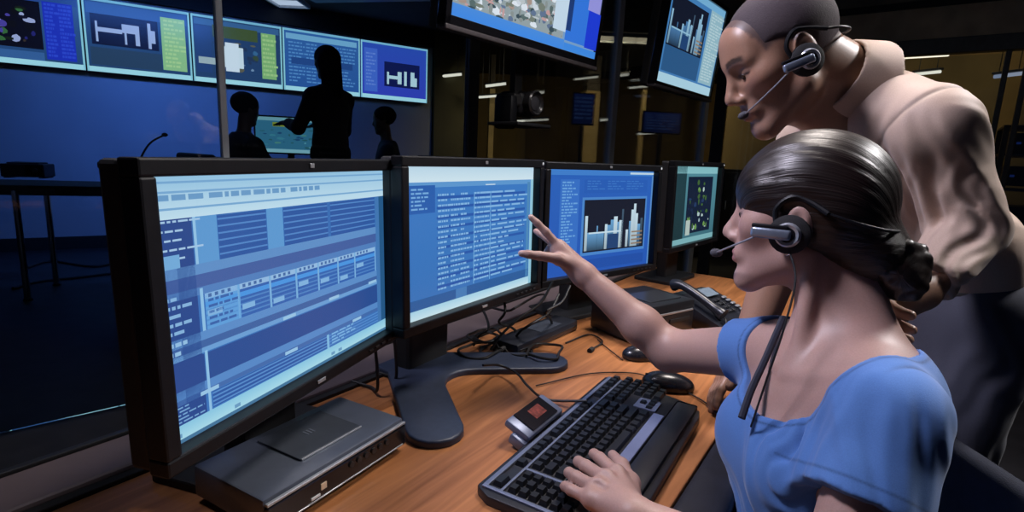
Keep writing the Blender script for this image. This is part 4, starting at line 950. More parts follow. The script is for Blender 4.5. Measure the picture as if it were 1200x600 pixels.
# ------------------------------------------------------------------ equipment racks behind partition B
for k, (t0, lab) in enumerate(((2.72, 'dark equipment rack with shelves at the right edge behind the man'), (3.42, 'dark equipment rack nearest the right edge of the room'))):
    p = gb(t0) + BN * 0.9; t = empty('equipment_rack', (p[0], p[1], 0), math.atan2(BD[1], BD[0]), lab, 'rack')
    m = MB()
    for sx in (-0.3, 0.3):
        for sy in (-0.3, 0.3): MB().box((sx, sy, 0.85), (0.04, 0.04, 1.70), 0.003).build('upright', M_DKMETAL, t)
    for zz in (0.1, 0.45, 0.8, 1.15, 1.45, 1.69): MB().box((0, 0, zz), (0.64, 0.64, 0.02), 0.002).build('shelf', M_DKMETAL, t)
    for i, zz in enumerate((0.2, 0.55, 0.9, 1.25, 1.53)):
        u = MB().box((0, -0.02, zz + 0.02), (0.54, 0.5, 0.17), 0.006).build('server_unit', M_BLK, t)
        MB().box((-0.2, -0.275, zz + 0.02), (0.03, 0.006, 0.02), 0.001).build('status_light', emit_mat('blue_led', (0.08, 0.2, 1.0), 0.8 if i in (2,) else 0.05), u)
# blue screens standing in the far office
for k, (px0, py0, px1, py1, d, lab) in enumerate(((670, 110, 698, 146, 6.9, 'dim blue office screen under the right end of the large hanging screen'), (752, 132, 800, 156, 6.9, 'dim blue office screen below the smaller hanging screen'))):
    a, b_ = at(px0, py1, d), at(px1, py0, d); W_, H_ = abs(b_[0] - a[0]), b_[2] - a[2]
    t = empty('office_screen', ((a[0] + b_[0]) / 2, a[1], a[2]), 0.1, lab, 'screen', 'dim blue screens in the far office')
    MB().box((0, 0.03, H_ / 2), (W_, 0.05, H_), 0.004).build('casing', M_BLK, t)
    RR = [(0, 0, 1, 1, (28, 42, 92), 0, (22, 34, 70))]; text_rows(RR, 0.05, 0.1, 0.95, 0.9, 6, (52, 74, 120), 1, 90 + k, 0.8, 3, 0.5)
    s = link('screen', screen_mesh('screen', W_ - 0.03, H_ - 0.03, RR, 0.0006), screen_mat('screen_0.60', 0.6), t); s.location = (0, 0.003, H_ / 2)
    MB().box((0, 0.05, -(a[2]) / 2), (0.05, 0.03, a[2] - 0.002), 0.004).build('stand', M_DKMETAL, t)
    MB().box((0, 0.05, -a[2] + 0.008), (0.35, 0.3, 0.014), 0.004).build('foot', M_DKMETAL, t)

# ------------------------------------------------------------------ people
A = np.array
class HeadFrame:
    """local x = person's left, y = forward, z = up"""
    def __init__(s, c, fwd, up=(0, 0, 1), sc=1.0):
        s.f = nrm(fwd); u = np.array(up, float); s.l = nrm(np.cross(u, s.f)); s.u = np.cross(s.f, s.l); s.c = np.array(c, float); s.s = sc
        s.R = [s.l, s.f, s.u]
    def p(s, x, y, z): return s.c + (s.l * x + s.f * y + s.u * z) * s.s
    def loc(s, V): D = V - s.c; return np.stack([D @ s.l, D @ s.f, D @ s.u], 1) / s.s
    def M(s): return frame(s.c, s.l * s.s, s.f * s.s, s.u * s.s)

def head_prims(F, H, male=False):
    q = H.s; E = lambda c, r, k=0.012, op='u': F.ell(H.p(*c), np.array(r) * q, H.R, k * q, op)
    Cc = lambda a, b, ra, rb, k=0.01, op='u': F.cap(H.p(*a), H.p(*b), ra * q, rb * q, k * q, op)
    E((0, -0.012, 0.045), (0.075, 0.097, 0.084))
    E((0, 0.030, -0.015), (0.062, 0.066, 0.088), 0.03)
    jw = 0.052 if male else 0.045
    for s in (-1, 1):
        Cc((s * jw, 0.005, -0.055), (s * 0.018, 0.068, -0.100), 0.020, 0.017, 0.03)
        E((s * 0.046, 0.056, -0.008), (0.020, 0.022, 0.020), 0.03)           # cheekbone
        Cc((s * 0.010, 0.089, 0.030), (s * 0.044, 0.073, 0.030), 0.010, 0.009, 0.015)  # brow ridge
    E((0, 0.076, -0.103), (0.020, 0.016, 0.017), 0.025)                          # chin
    E((0, 0.066, 0.055), (0.050, 0.028, 0.040), 0.03)                           # forehead
    for s in (-1, 1): E((s * 0.031, 0.101, 0.010), (0.019, 0.017, 0.013), 0.012, 's')   # eye sockets
    for s in (-1, 1): E((s * 0.031, 0.0755, 0.010), (0.0155, 0.0135, 0.0118), 0.006)      # lids
    for s in (-1, 1): Cc((s * 0.017, 0.0885, 0.0085), (s * 0.046, 0.0795, 0.0075), 0.0016, 0.0014, 0.002, 's')  # lid crease
    Cc((0, 0.090, 0.024), (0, 0.109, -0.018), 0.0075, 0.0100, 0.012)                # nose
    E((0, 0.111, -0.028), (0.0125, 0.0125, 0.0105), 0.010)
    for s in (-1, 1):
        E((s * 0.0125, 0.100, -0.034), (0.0085, 0.011, 0.0075), 0.008)
        E((s * 0.0065, 0.106, -0.0405), (0.0035, 0.005, 0.003), 0.003, 's')
    Cc((-0.016, 0.0855, -0.060), (0.016, 0.0855, -0.060), 0.011, 0.011, 0.02)      # mouth mound
    for s in (-1, 1):
        Cc((0, 0.0985, -0.0595), (s * 0.022, 0.0865, -0.0650), 0.0055, 0.0030, 0.004)
        Cc((0, 0.0965, -0.0710), (s * 0.020, 0.0860, -0.0665), 0.0065, 0.0030, 0.004)
        Cc((0, 0.1035, -0.0652), (s * 0.022, 0.0900, -0.0655), 0.0012, 0.0010, 0.002, 's')
    for s in (-1, 1):                                                            # ears
        E((s * 0.078, -0.008, 0.0), (0.011, 0.019, 0.033), 0.006)
        E((s * 0.090, -0.004, 0.002), (0.008, 0.011, 0.021), 0.004, 's')
        E((s * 0.079, -0.002, -0.026), (0.008, 0.010, 0.012), 0.006)

def head_paint(V, H, base, lip, brow=None, stubble=None, hairc=None):
    P = H.loc(V); c = np.tile(np.array(base, float), (len(V), 1))
    def mixc(w, col): c[:] = c * (1 - w[:, None]) + np.array(col) * w[:, None]
    near = (np.abs(P) < 0.2).all(1)
    w = np.exp(-((np.abs(P[:, 0]) - 0.05) / 0.02) ** 2 - ((P[:, 2] + 0.02) / 0.025) ** 2) * (P[:, 1] > 0.02) * near; mixc(0.25 * w, (base[0] * 1.0, base[1] * 0.62, base[2] * 0.6))
    w = sstep(1.25, 0.75, np.sqrt((P[:, 0] / 0.023) ** 2 + ((P[:, 2] + 0.065) / 0.0115) ** 2)) * (P[:, 1] > 0.075) * near; mixc(0.8 * w, lip)
    if stubble is not None:
        w = sstep(-0.02, -0.06, P[:, 2]) * sstep(-0.03, 0.03, P[:, 1]) * (P[:, 2] > -0.125) * near; mixc(0.35 * w, stubble)
    if brow is not None:
        ax = np.abs(P[:, 0]); zc = 0.034 + 0.004 * np.sin((ax - 0.012) / 0.04 * 3.0)
        w = sstep(1.2, 0.7, np.abs(P[:, 2] - zc) / 0.0052) * sstep(0.009, 0.014, ax) * sstep(0.054, 0.046, ax) * (P[:, 1] > 0.05) * near; mixc(0.85 * w, brow)
        ex = (P[:, 2] - 0.0080) / 0.0030; w = np.exp(-ex ** 2) * sstep(0.014, 0.018, ax) * sstep(0.05, 0.045, ax) * (P[:, 1] > 0.06) * near; mixc(0.75 * w, (0.02, 0.012, 0.01))
    return c

def noise3(P, f, seed=0):
    r = np.random.RandomState(seed); o = np.zeros(len(P))
    for k in range(6):
        d = r.normal(size=3); d /= np.linalg.norm(d); o += np.sin((P @ d) * f * (0.7 + 0.6 * r.rand()) + r.rand() * 6.28)
    return o / 6
def fold(P, a, b, wdt, amp, freq, ph=0.0, sharp=1.0):
    """creases that run from a to b, repeating across"""
    a = np.array(a, float); b = np.array(b, float); d = b - a; L_ = np.linalg.norm(d); d = d / L_; D = P - a; t = D @ d
    rad = D - t[:, None] * d; ax = nrm(np.cross(d, [0.3, 0.2, 0.9])); v = rad @ ax + 0.010 * np.sin(t * 31 + 40 * (rad @ np.cross(d, ax))) + 0.006 * np.sin(P @ A([37., -29., 53.]))
    win = sstep(-0.2, 0.2, t / L_) * sstep(1.2, 0.8, t / L_) * np.exp(-(np.linalg.norm(rad, axis=1) / wdt) ** 2)
    q = v * freq * 1.6 + ph + 2.0 * t / L_; return -amp * win * (0.75 * np.sin(q) + 0.35 * np.sin(2.3 * q + 1.0) - 0.15)

M_SKIN_W = attr_mat('skin_fair', 0.48, 0.15, 500, sss=0.10)
M_SKIN_M = attr_mat('skin_tan', 0.42, 0.15, 500, sss=0.08)
M_TEE = attr_mat('blue_jersey', 0.85, 0.25, 700, sheen=0.2, spec=0.2)
M_SHIRT = attr_mat('tan_shirt', 0.6, 0.2, 600, sheen=0.15, spec=0.3)
M_TROUSER = attr_mat('grey_trouser', 0.8, 0.3, 500, sheen=0.1, spec=0.2)
M_HAIR = attr_mat('brown_hair', 0.36, 0.40, flow=True, spec=0.5)
M_BUZZ = attr_mat('cropped_hair', 0.75, 0.9, 420, spec=0.2)

def finger(F, pts, r0, r1, k=0.004):
    n = len(pts) - 1
    for i in range(n): F.cap(pts[i], pts[i + 1], r0 + (r1 - r0) * i / n, r0 + (r1 - r0) * (i + 1) / n, k)
    for i in range(1, n): F.ell(pts[i], (r0 * 1.02,) * 3, None, 0.006) if False else None

# ================================================================== seated woman
Lh = nrm([-0.61, -0.79, 0]); HW = HeadFrame(at(930, 264, 0.795) - A([*Lh[:2], 0]) * 0.076, (-0.79, 0.61, -0.02), (0.02, 0.0, 1), 0.99)
w_shL, w_elL, w_wrL = A([0.475, 0.632, 0.962]), A([0.385, 0.545, 0.765]), onz(742, 606, DZ + 0.062)
w_shR, w_elR, w_wrR = A([0.455, 0.890, 0.948]), at(785, 411, 1.13), at(684, 322, 1.19)
woman = empty('person', (0.52, 0.765, 0.0), 0, 'seated woman in a blue T-shirt and headset pointing at a monitor', 'person')
F = Field((-0.01, 0.47, 0.60), (0.66, 1.30, 1.38), 0.0028)
def w_torso(F, g=0.0, k=0.04):
    F.ell((0.490, 0.765, 0.905), (0.098 + g, 0.142 + g, 0.125 + g), None, k)
    F.ell((0.485, 0.765, 0.800), (0.112 + g, 0.138 + g, 0.160 + g), None, k)
    F.ell((0.492, 0.765, 0.660), (0.105 + g, 0.128 + g, 0.150 + g), None, k)
    for s in (-1, 1): F.ell((0.412, 0.762 + s * 0.062, 0.832), (0.056 + g, 0.060 + g, 0.062 + g), None, k)
    F.cap((0.500, 0.725, 0.985), w_shL + A([0, 0, 0.0]), 0.046 + g, 0.054 + g, k); F.cap((0.495, 0.80, 0.985), w_shR, 0.046 + g, 0.050 + g, k)
    F.ell((0.545, 0.740, 0.950), (0.050 + g, 0.085 + g, 0.065 + g), None, k)
w_torso(F)
neck0 = HW.p(0, -0.030, -0.055)
F.cap(neck0, (0.500, 0.767, 0.985), 0.046, 0.050, 0.03); F.cap(HW.p(0, -0.055, -0.03), (0.530, 0.755, 0.985), 0.036, 0.046, 0.03)
for s in (-1, 1):
    F.cap((0.412, 0.767 + s * 0.016, 0.962), (0.445, 0.765 + s * 0.10, 0.992), 0.008, 0.008, 0.012)      # collar bones
    F.cap(HW.p(-s * 0.052, -0.028, -0.045), (0.420, 0.767 + s * 0.014, 0.965), 0.013, 0.010, 0.018)       # neck tendons
head_prims(F, HW)
# near arm
F.cap(w_shL, w_elL, 0.048, 0.040, 0.03); F.cap(w_elL, w_elL * 0.65 + w_wrL * 0.35, 0.040, 0.038, 0.02); F.cap(w_elL * 0.65 + w_wrL * 0.35, w_wrL, 0.038, 0.026, 0.02)
# far, pointing arm
F.cap(w_shR, w_elR, 0.049, 0.041, 0.03); m1 = w_elR * 0.68 + w_wrR * 0.32
F.cap(w_elR, m1, 0.0405, 0.0395, 0.02); F.cap(m1, w_wrR, 0.0395, 0.025, 0.02)
# pointing hand
kn = at(655, 292, 1.195)
F.cap(w_wrR, kn, 0.024, 0.020, 0.015); F.cap(w_wrR, at(656, 299, 1.225), 0.022, 0.017, 0.015); F.cap(at(668, 306, 1.21), at(653, 288, 1.20), 0.022, 0.014, 0.01)
finger(F, [at(655, 289, 1.19), at(640, 272, 1.185), at(629.5, 261.5, 1.183), at(622, 254.5, 1.182)], 0.0100, 0.0068)
finger(F, [at(656, 293, 1.205), at(642, 280, 1.215), at(633, 274, 1.225), at(628, 271, 1.235)], 0.0100, 0.0068, 0.002)
finger(F, [at(657, 298, 1.22), at(645, 290, 1.24), at(641, 295, 1.255), at(646, 303, 1.25)], 0.0098, 0.0070, 0.002)
finger(F, [at(660, 303, 1.235), at(651, 298, 1.255), at(648, 304, 1.265), at(653, 309, 1.26)], 0.0090, 0.0062, 0.002)
F.cap(at(674, 313, 1.185), at(652, 303, 1.165), 0.016, 0.0125, 0.012)
finger(F, [at(654, 303, 1.165), at(632, 300, 1.155), at(619, 298, 1.15), at(611, 297, 1.15)], 0.0115, 0.0075)
# keyboard hand
mcp = [onz(723, 556, DZ + .066), onz(710, 562, DZ + .070), onz(700, 573, DZ + .066), onz(693, 586, DZ + .058)]
pip = [onz(703, 537, DZ + .064), onz(686, 546, DZ + .066), onz(675, 559, DZ + .062), onz(669, 574, DZ + .055)]
dip = [onz(696, 532, DZ + .048), onz(678, 541, DZ + .049), onz(667, 554, DZ + .047), onz(662, 570, DZ + .043)]
tip = [onz(696, 532, DZ + .034), onz(677, 541, DZ + .034), onz(666, 555, DZ + .034), onz(662, 571, DZ + .033)]
for i in range(4):
    F.cap(w_wrL, mcp[i], 0.021, 0.0125, 0.012); finger(F, [mcp[i], pip[i], dip[i], tip[i]], [0.0105, 0.0108, 0.0103, 0.0092][i], [0.0075, 0.0078, 0.0075, 0.0065][i], 0.003)
    F.ell(mcp[i] + A([0, 0, 0.002]), (0.0125,) * 3, None, 0.008)
    if i < 3:
        a = (mcp[i] + mcp[i + 1]) / 2; F.cap(a * 0.75 + w_wrL * 0.25 + A([0, 0, 0.014]), a + A([0, 0, 0.015]), 0.004, 0.006, 0.01, 's')
th = [w_wrL + A([0.004, 0.02, -0.006]), onz(738, 566, DZ + .050), onz(728, 546, DZ + .042), onz(718, 533, DZ + .036)]
finger(F, th, 0.0165, 0.0085, 0.012)
me = F.mesh('body'); P = F.V
cw = head_paint(P, HW, (0.43, 0.265, 0.225), (0.34, 0.13, 0.13), (0.06, 0.03, 0.02))
for tp in [at(621.5, 254, 1.176), at(609.5, 296.5, 1.146)] + [q_ + A([-0.002, 0.002, 0.006]) for q_ in tip]:   # nails
    wn = sstep(0.0085, 0.0055, np.linalg.norm(P - tp, axis=1)); cw = cw * (1 - 0.45 * wn[:, None]) + A([0.62, 0.46, 0.42]) * 0.45 * wn[:, None]
paint(me, P, cw); link('body', me, M_SKIN_W, woman, world=True)

# eyes
def eyes(H, parent, down=0.0):
    for s in (-1, 1):
        e = MB().ball(tuple(H.p(s * 0.031, 0.0770, 0.0085)), 0.0119 * H.s).build('eye', mat('eye_white', (0.34, 0.31, 0.30), 0.2, var=0.05), parent, world=True, smooth=True)
        MB().ball(tuple(H.p(s * 0.031, 0.0850, 0.0080 - down)), 0.0062 * H.s).build('iris', mat('iris_brown', (0.03, 0.015, 0.008), 0.1, var=0.2, scale=200), e, world=True, smooth=True)
eyes(HW, woman, 0.002)

# T-shirt
F = Field((0.30, 0.50, 0.56), (0.66, 1.00, 1.10), 0.0030)
w_torso(F, 0.006, 0.045); F.ell((0.475, 0.765, 0.60), (0.118, 0.142, 0.12), None, 0.04)
eL = w_shL * 0.52 + w_elL * 0.48
F.cap(w_shL + A([0, 0.0, 0.0]), eL, 0.062, 0.068, 0.03, flat=True)
F.disp(lambda P: fold(P, w_shL + A([0, 0, 0.02]), eL, 0.12, 0.0030, 75, 0.4, 0.8), (0.34, 0.50, 0.80), (0.56, 0.72, 1.05))
dn = nrm(w_elL - w_shL)
eR = w_shR * 0.70 + w_elR * 0.30; F.cap(w_shR, eR, 0.058, 0.060, 0.02, flat=True)
F.disp(lambda P: fold(P, (0.36, 0.70, 0.86), (0.50, 0.64, 0.90), 0.09, 0.0042, 85, 0.0, 0.8) + fold(P, (0.36, 0.74, 0.70), (0.52, 0.66, 0.84), 0.14, 0.0052, 62, 1.0, 0.8) + 0.0008 * noise3(P, 60, 3) - 0.0)
seam_w = lambda P: np.exp(-((P[:, 1] - 0.618 - 0.30 * (P[:, 0] - 0.5) - 0.10 * (P[:, 2] - 0.9)) / 0.0035) ** 2) * sstep(0.44, 0.50, P[:, 0]) * (P[:, 2] > 0.74)
F.disp(lambda P: 0.0030 * seam_w(P))
# scoop neck
NKC, NKR = A([0.452, 0.772, 1.000]), (0.132, 0.118, 0.118)
nf = nrm([-0.84, 0.03, -0.42]); nl = A([0.0, -1.0, 0]); nl = nrm(nl - nf * (nf @ nl)); nu = np.cross(nf, nl); NR = [nf, nl, nu]
F.ell(NKC, NKR, NR, 0.004, 's'); F.cut((0.4, 0.7, 0.99), (0, 0, 1), 0.0, (0.30, 0.74, 0.95), (0.56, 0.80, 1.12))
me = F.mesh('t_shirt'); P = F.V
q_ = (P - NKC); e_ = np.sqrt(((q_ @ NR[0]) / NKR[0]) ** 2 + ((q_ @ NR[1]) / NKR[1]) ** 2 + ((q_ @ NR[2]) / NKR[2]) ** 2)
wb = np.exp(-((e_ - 1.085) / 0.012) ** 2) * (P[:, 2] > 0.8); hem = np.exp(-(((P - eL) @ dn + 0.018) / 0.0018) ** 2) * (P[:, 1] < 0.68)
base = A([0.085, 0.200, 0.50]); cs = base * (1 - 0.55 * np.clip(wb + hem * 0.8 + seam_w(P), 0, 1)[:, None]) * (1 + 0.05 * noise3(P, 25, 9))[:, None]
paint(me, P, cs); link('t_shirt', me, M_TEE, woman, world=True)

# hair
F = Field(HW.c - 0.22, HW.c + 0.22, 0.0026)
E = lambda c, r, k=0.012, op='u': F.ell(HW.p(*c), A(r) * HW.s, HW.R, k * HW.s, op)
E((0, -0.010, 0.050), (0.0865, 0.1100, 0.0940)); E((0, 0.055, 0.045), (0.072, 0.045, 0.050), 0.02); E((0, -0.050, 0.010), (0.083, 0.070, 0.090), 0.02)
E((0, 0.136, -0.062), (0.105, 0.070, 0.096), 0.012, 's')                    # face opening
for s in (-1, 1):
    E((s * 0.092, 0.060, -0.056), (0.05, 0.056, 0.066), 0.01, 's'); E((s * 0.092, 0.000, -0.034), (0.034, 0.026, 0.046), 0.008, 's')   # cheek and ear
    E((s * 0.080, -0.035, -0.105), (0.05, 0.06, 0.065), 0.02, 's')
F.cut(HW.p(0, 0, -0.082), -HW.u + HW.f * 0.55, 0.01)
E((0, -0.095, -0.035), (0.060, 0.050, 0.050), 0.02)
F.disp(lambda P: (lambda p: 0.00045 * np.sin(np.arctan2(p[:, 0], p[:, 2] + 0.03) * 46 + 3 * np.sin(p[:, 1] * 25)) + 0.0003 * np.sin(np.arctan2(p[:, 0], p[:, 2] + 0.03) * 97 + 2))(HW.loc(P)))
me = F.mesh('hair'); P = HW.loc(F.V); ph = np.arctan2(P[:, 0], P[:, 2] + 0.03)
fl = np.stack([ph * 70 + 0.6 * np.sin(P[:, 1] * 18), P[:, 1] * 9, P[:, 2] * 3], 1)
paint(me, F.V, np.tile(A([0.017, 0.0095, 0.0085]), (len(P), 1)), fl); hair = link('hair', me, M_HAIR, woman, world=True)
F = Field(HW.p(0.0, -0.135, -0.062) - 0.10, HW.p(0.0, -0.135, -0.062) + 0.10, 0.0026)
rdn = random.Random(5)
F.ell(HW.p(0.0, -0.133, -0.062), A((0.042, 0.034, 0.040)) * HW.s, HW.R, 0.01)
for k in range(9):
    a0 = rdn.uniform(0, 6.28); r0 = rdn.uniform(0.018, 0.031); cx, cy, cz_ = rdn.uniform(-0.018, 0.018), -0.135 + rdn.uniform(-0.015, 0.012), -0.062 + rdn.uniform(-0.02, 0.02)
    pts = [HW.p(cx + r0 * 0.9 * math.cos(a0 + j * 0.7), cy + 0.014 * math.sin(j * 1.1 + a0), cz_ + r0 * math.sin(a0 + j * 0.7)) for j in range(7)]
    F.chain(pts, [0.010 * HW.s] * 7, 0.006)
F.cap(HW.p(0, -0.10, -0.04), HW.p(0, -0.13, -0.062), 0.030, 0.028, 0.015)
F.disp(lambda P: 0.0006 * noise3(P, 420, 2) + 0.0014 * noise3(P, 190, 4))
me = F.mesh('bun'); P = HW.loc(F.V); q_ = P - A([0, -0.135, -0.062]); ph = np.arctan2(q_[:, 2], q_[:, 1])
paint(me, F.V, np.tile(A([0.018, 0.0100, 0.0085]), (len(P), 1)), np.stack([np.linalg.norm(q_, axis=1) * 260 + 2 * np.sin(ph * 3), np.cos(ph) * 3.0, q_[:, 0] * 60], 1)); link('bun', me, M_HAIR, hair, world=True)
MB().ball(tuple(HW.p(0.0835, 0.002, -0.042)), 0.0042).build('earring', M_CHROME, woman, world=True, smooth=True)
pts = crom([at(918, 372, 0.86), at(908, 395, 0.845), at(895, 425, 0.825), at(880, 458, 0.805), at(869, 490, 0.79)], 6)
MB().tube(pts, 0.0055, 8).build('neckline_shade_strip', mat('shade_strip_navy', (0.010, 0.013, 0.030), 0.7, var=0.2, scale=80), woman, world=True, smooth=True)  # dark strip modelled in place of the shade inside the far neckline
# trousers
F = Field((-0.20, 0.45, 0.02), (0.70, 1.10, 0.72), 0.008)
F.ell((0.505, 0.765, 0.54), (0.125, 0.165, 0.10), None, 0.03)
for s, ky in ((-1, 0.63), (1, 0.93)):
    F.cap((0.50, 0.765 + s * 0.085, 0.535), (0.09, ky, 0.56), 0.085, 0.060, 0.03); F.cap((0.09, ky, 0.56), (0.06, ky + 0.02, 0.09), 0.060, 0.045, 0.03)
F.disp(lambda P: 0.003 * noise3(P, 40, 1))
me = F.mesh('trousers'); paint(me, F.V, np.tile(A([0.012, 0.012, 0.016]), (len(F.V), 1))); link('trousers', me, M_TROUSER, woman, world=True)
for ky in (0.65, 0.95):
    F = Field((-0.20, ky - 0.07, -0.01), (0.14, ky + 0.07, 0.14), 0.006); F.ell((-0.04, ky, 0.03), (0.13, 0.042, 0.040)); F.ell((0.05, ky, 0.06), (0.05, 0.04, 0.055), None, 0.02); F.cut((0, 0, 0.004), (0, 0, -1), 0.004)
    me = F.mesh('shoe'); paint(me, F.V, np.tile(A([0.015, 0.014, 0.014]), (len(F.V), 1))); link('shoe', me, attr_mat('shoe_leather', 0.4, 0.1, 200), woman, world=True)

# ================================================================== standing man
mf = nrm([-0.99, 0.04, -0.52]); ml = nrm(np.cross([0, 0, 1], mf)); HM = HeadFrame(at(940, 62, 0.965) - ml * 0.078, mf, (0.0, 0.0, 1), 1.02)
mNB = at(1004, 106, 1.065); mLs = at(1092, 152, 0.94); mRs = mLs + A([-0.03, 0.33, -0.02])
mPel = at(1118, 332, 1.13)
mElL, mWrL = at(1134, 268, 0.96), at(1078, 342, 0.90); mHdL = at(1045, 362, 0.87)
mHdR = onz(862, 462, DZ + 0.03); mElR = at(915, 300, 1.22); mWrR = at(876, 410, 1.215)
man = empty('person', (mPel[0], mPel[1], 0), 0, 'standing man in a tan shirt and headset leaning over the seated woman', 'person')
Fm, Lm = nrm([-0.84, -0.54, 0]), nrm(mLs - mRs); Sm = nrm(mNB - mPel); Fm = np.cross(Lm, Sm); Lm = np.cross(Sm, Fm); MR = [Lm, Fm, Sm]
def m_torso(F, g=0.0, k=0.05):
    L_ = np.linalg.norm(mNB - mPel); c = lambda t, f=0.0: mPel + Sm * L_ * t + Fm * f
    F.ell(c(0.74, 0.0), (0.150 + g, 0.090 + g, 0.130 + g), MR, k); F.ell(c(0.45, 0.0), (0.140 + g, 0.088 + g, 0.18 + g), MR, k); F.ell(c(0.12, 0.0), (0.140 + g, 0.090 + g, 0.13 + g), MR, k)
    F.cap(mNB - Sm * 0.03, mLs, 0.052 + g, 0.060 + g, k); F.cap(mNB - Sm * 0.03, mRs, 0.052 + g, 0.060 + g, k)
lo = np.minimum.reduce([mHdR, mHdL, HM.c, mPel, mRs, mElL]) - 0.17; hi = np.maximum.reduce([mHdR, mHdL, HM.c, mPel, mRs, mElL]) + 0.17
F = Field(lo, hi, 0.0032)
m_torso(F, -0.012)
F.cap(HM.p(0, -0.035, -0.045), mNB - Sm * 0.02, 0.058, 0.066, 0.03); F.cap(HM.p(0, -0.06, -0.01), mNB + A([0.03, 0.01, 0.0]), 0.045, 0.060, 0.03)
F.cap(HM.p(0, 0.02, -0.07), mNB - Sm * 0.05 + Fm * 0.05, 0.035, 0.045, 0.03)
head_prims(F, HM, True)
F.cap(mLs, mElL, 0.050, 0.042, 0.02); F.cap(mElL, mWrL, 0.042, 0.029, 0.02)
F.cap(mRs, mElR, 0.050, 0.043, 0.02); F.cap(mElR, mWrR, 0.043, 0.030, 0.02)
def rest_hand(F, wr, d, side, up=A([0, 0, 1.0]), curl=0.3, s=1.0, grip=False):
    """hand from the wrist along d; side points to the thumb"""
    d = nrm(d); sd = nrm(side - d * (side @ d)); dn_ = -np.cross(d, sd); dn_ = dn_ if dn_ @ up < 0 else -dn_
    for i, (o_, L_) in enumerate(((0.030, 0.072), (0.010, 0.080), (-0.010, 0.074), (-0.029, 0.058))):
        k0_ = wr + d * 0.088 * s + sd * o_ * s; F.cap(wr, k0_, 0.024 * s, 0.0125 * s, 0.012)
        a1 = curl; p1 = k0_ + (d * math.cos(a1) + dn_ * math.sin(a1)) * L_ * 0.5 * s; p2 = p1 + (d * math.cos(a1 * 2.6) + dn_ * math.sin(a1 * 2.6)) * L_ * 0.3 * s; p3 = p2 + (d * math.cos(a1 * 3.6) + dn_ * math.sin(a1 * 3.6)) * L_ * 0.22 * s
        finger(F, [k0_, p1, p2, p3], 0.0108 * s, 0.0080 * s, 0.003)
    t0_ = wr + d * 0.025 * s + sd * 0.025 * s; t1_ = wr + d * 0.065 * s + sd * 0.055 * s + dn_ * 0.008; t2_ = t1_ + (d * 0.9 + sd * 0.3) * 0.032 * s; t3_ = t2_ + d * 0.024 * s
    finger(F, [t0_, t1_, t2_, t3_], 0.0150 * s, 0.0090 * s, 0.010)
F.cap(mElR, mWrR, 0.043, 0.031, 0.02)
rest_hand(F, mWrR, mHdR - mWrR + A([-0.05, 0, 0]), A([-0.3, -0.9, 0.2]), curl=0.12)
rest_hand(F, mWrL, mHdL - mWrL, A([-0.2, -0.2, 0.9]), curl=0.45)
me = F.mesh('body'); P = F.V
cm = head_paint(P, HM, (0.36, 0.200, 0.135), (0.27, 0.10, 0.085), (0.020, 0.013, 0.010), (0.16, 0.10, 0.085))
pl = HM.loc(P); eh = np.sqrt((pl[:, 0] / 0.0785) ** 2 + ((pl[:, 1] + 0.012) / 0.1005) ** 2 + ((pl[:, 2] - 0.046) / 0.0875) ** 2)
f1 = np.sqrt((pl[:, 0] / 0.12) ** 2 + ((pl[:, 1] - 0.11) / 0.075) ** 2 + ((pl[:, 2] - 0.005) / 0.098) ** 2); f2 = np.sqrt(((np.abs(pl[:, 0]) - 0.088) / 0.05) ** 2 + ((pl[:, 1] - 0.035) / 0.05) ** 2 + ((pl[:, 2] + 0.03) / 0.075) ** 2)
wh = sstep(0.965, 1.05, f1 + 0.03 * noise3(P, 500, 8)) * sstep(0.90, 1.05, f2 + 0.03 * noise3(P, 500, 9)) * sstep(-0.062, -0.045, pl[:, 2] + 0.2 * pl[:, 1] * 0) * (eh < 1.06) * (pl[:, 1] < 0.09)
cm = cm * (1 - 0.8 * wh[:, None]) + A([0.065, 0.050, 0.055]) * 0.8 * wh[:, None]
paint(me, P, cm); link('body', me, M_SKIN_M, man, world=True)
eyes(HM, man, 0.004)
# cropped hair
F = Field(HM.c - 0.16, HM.c + 0.17, 0.0028)
E = lambda c, r, k=0.012, op='u': F.ell(HM.p(*c), A(r) * HM.s, HM.R, k * HM.s, op)
E((0, -0.012, 0.046), (0.0785, 0.1005, 0.0875))
E((0, 0.112, 0.003), (0.120, 0.072, 0.096), 0.006, 's')
for s in (-1, 1): E((s * 0.088, 0.035, -0.030), (0.05, 0.050, 0.075), 0.010, 's'); E((s * 0.090, -0.008, -0.002), (0.030, 0.032, 0.046), 0.006, 's')
F.cut(HM.p(0, -0.06, -0.050), -HM.u + HM.f * 0.2, 0.004)
F.disp(lambda P: 0.0005 * noise3(P, 900, 7))
me = F.mesh('hair'); paint(me, F.V, np.tile(A([0.072, 0.056, 0.063]), (len(F.V), 1))); link('hair', me, M_BUZZ, man, world=True)
# shirt
lo = np.minimum.reduce([mPel, mRs, mLs, mElL, mWrL, mElR]) - 0.17; hi = np.maximum.reduce([mPel, mRs, mLs, mElL, mWrL, mNB]) + 0.17
F = Field(lo, hi, 0.0034)
m_torso(F, 0.008, 0.04)
F.ell(mPel + Sm * 0.10 + A([0.012, 0, 0]), (0.150, 0.105, 0.085), MR, 0.03)          # blousing over the belt
mid = (mElL + mWrL) / 2
F.cap(mLs, mElL, 0.068, 0.056, 0.03); F.cap(mElL, mElL * 0.15 + mWrL * 0.85, 0.056, 0.043, 0.015)
cR = mElR * 0.12 + mWrR * 0.88
F.cap(mRs, mElR, 0.070, 0.058, 0.03); F.cap(mElR, cR, 0.057, 0.046, 0.02); F.cut(cR, nrm(mWrR - mElR), 0.002, cR - 0.09, cR + A([0.09, 0.09, 0.06]))
cL = mElL * 0.15 + mWrL * 0.85
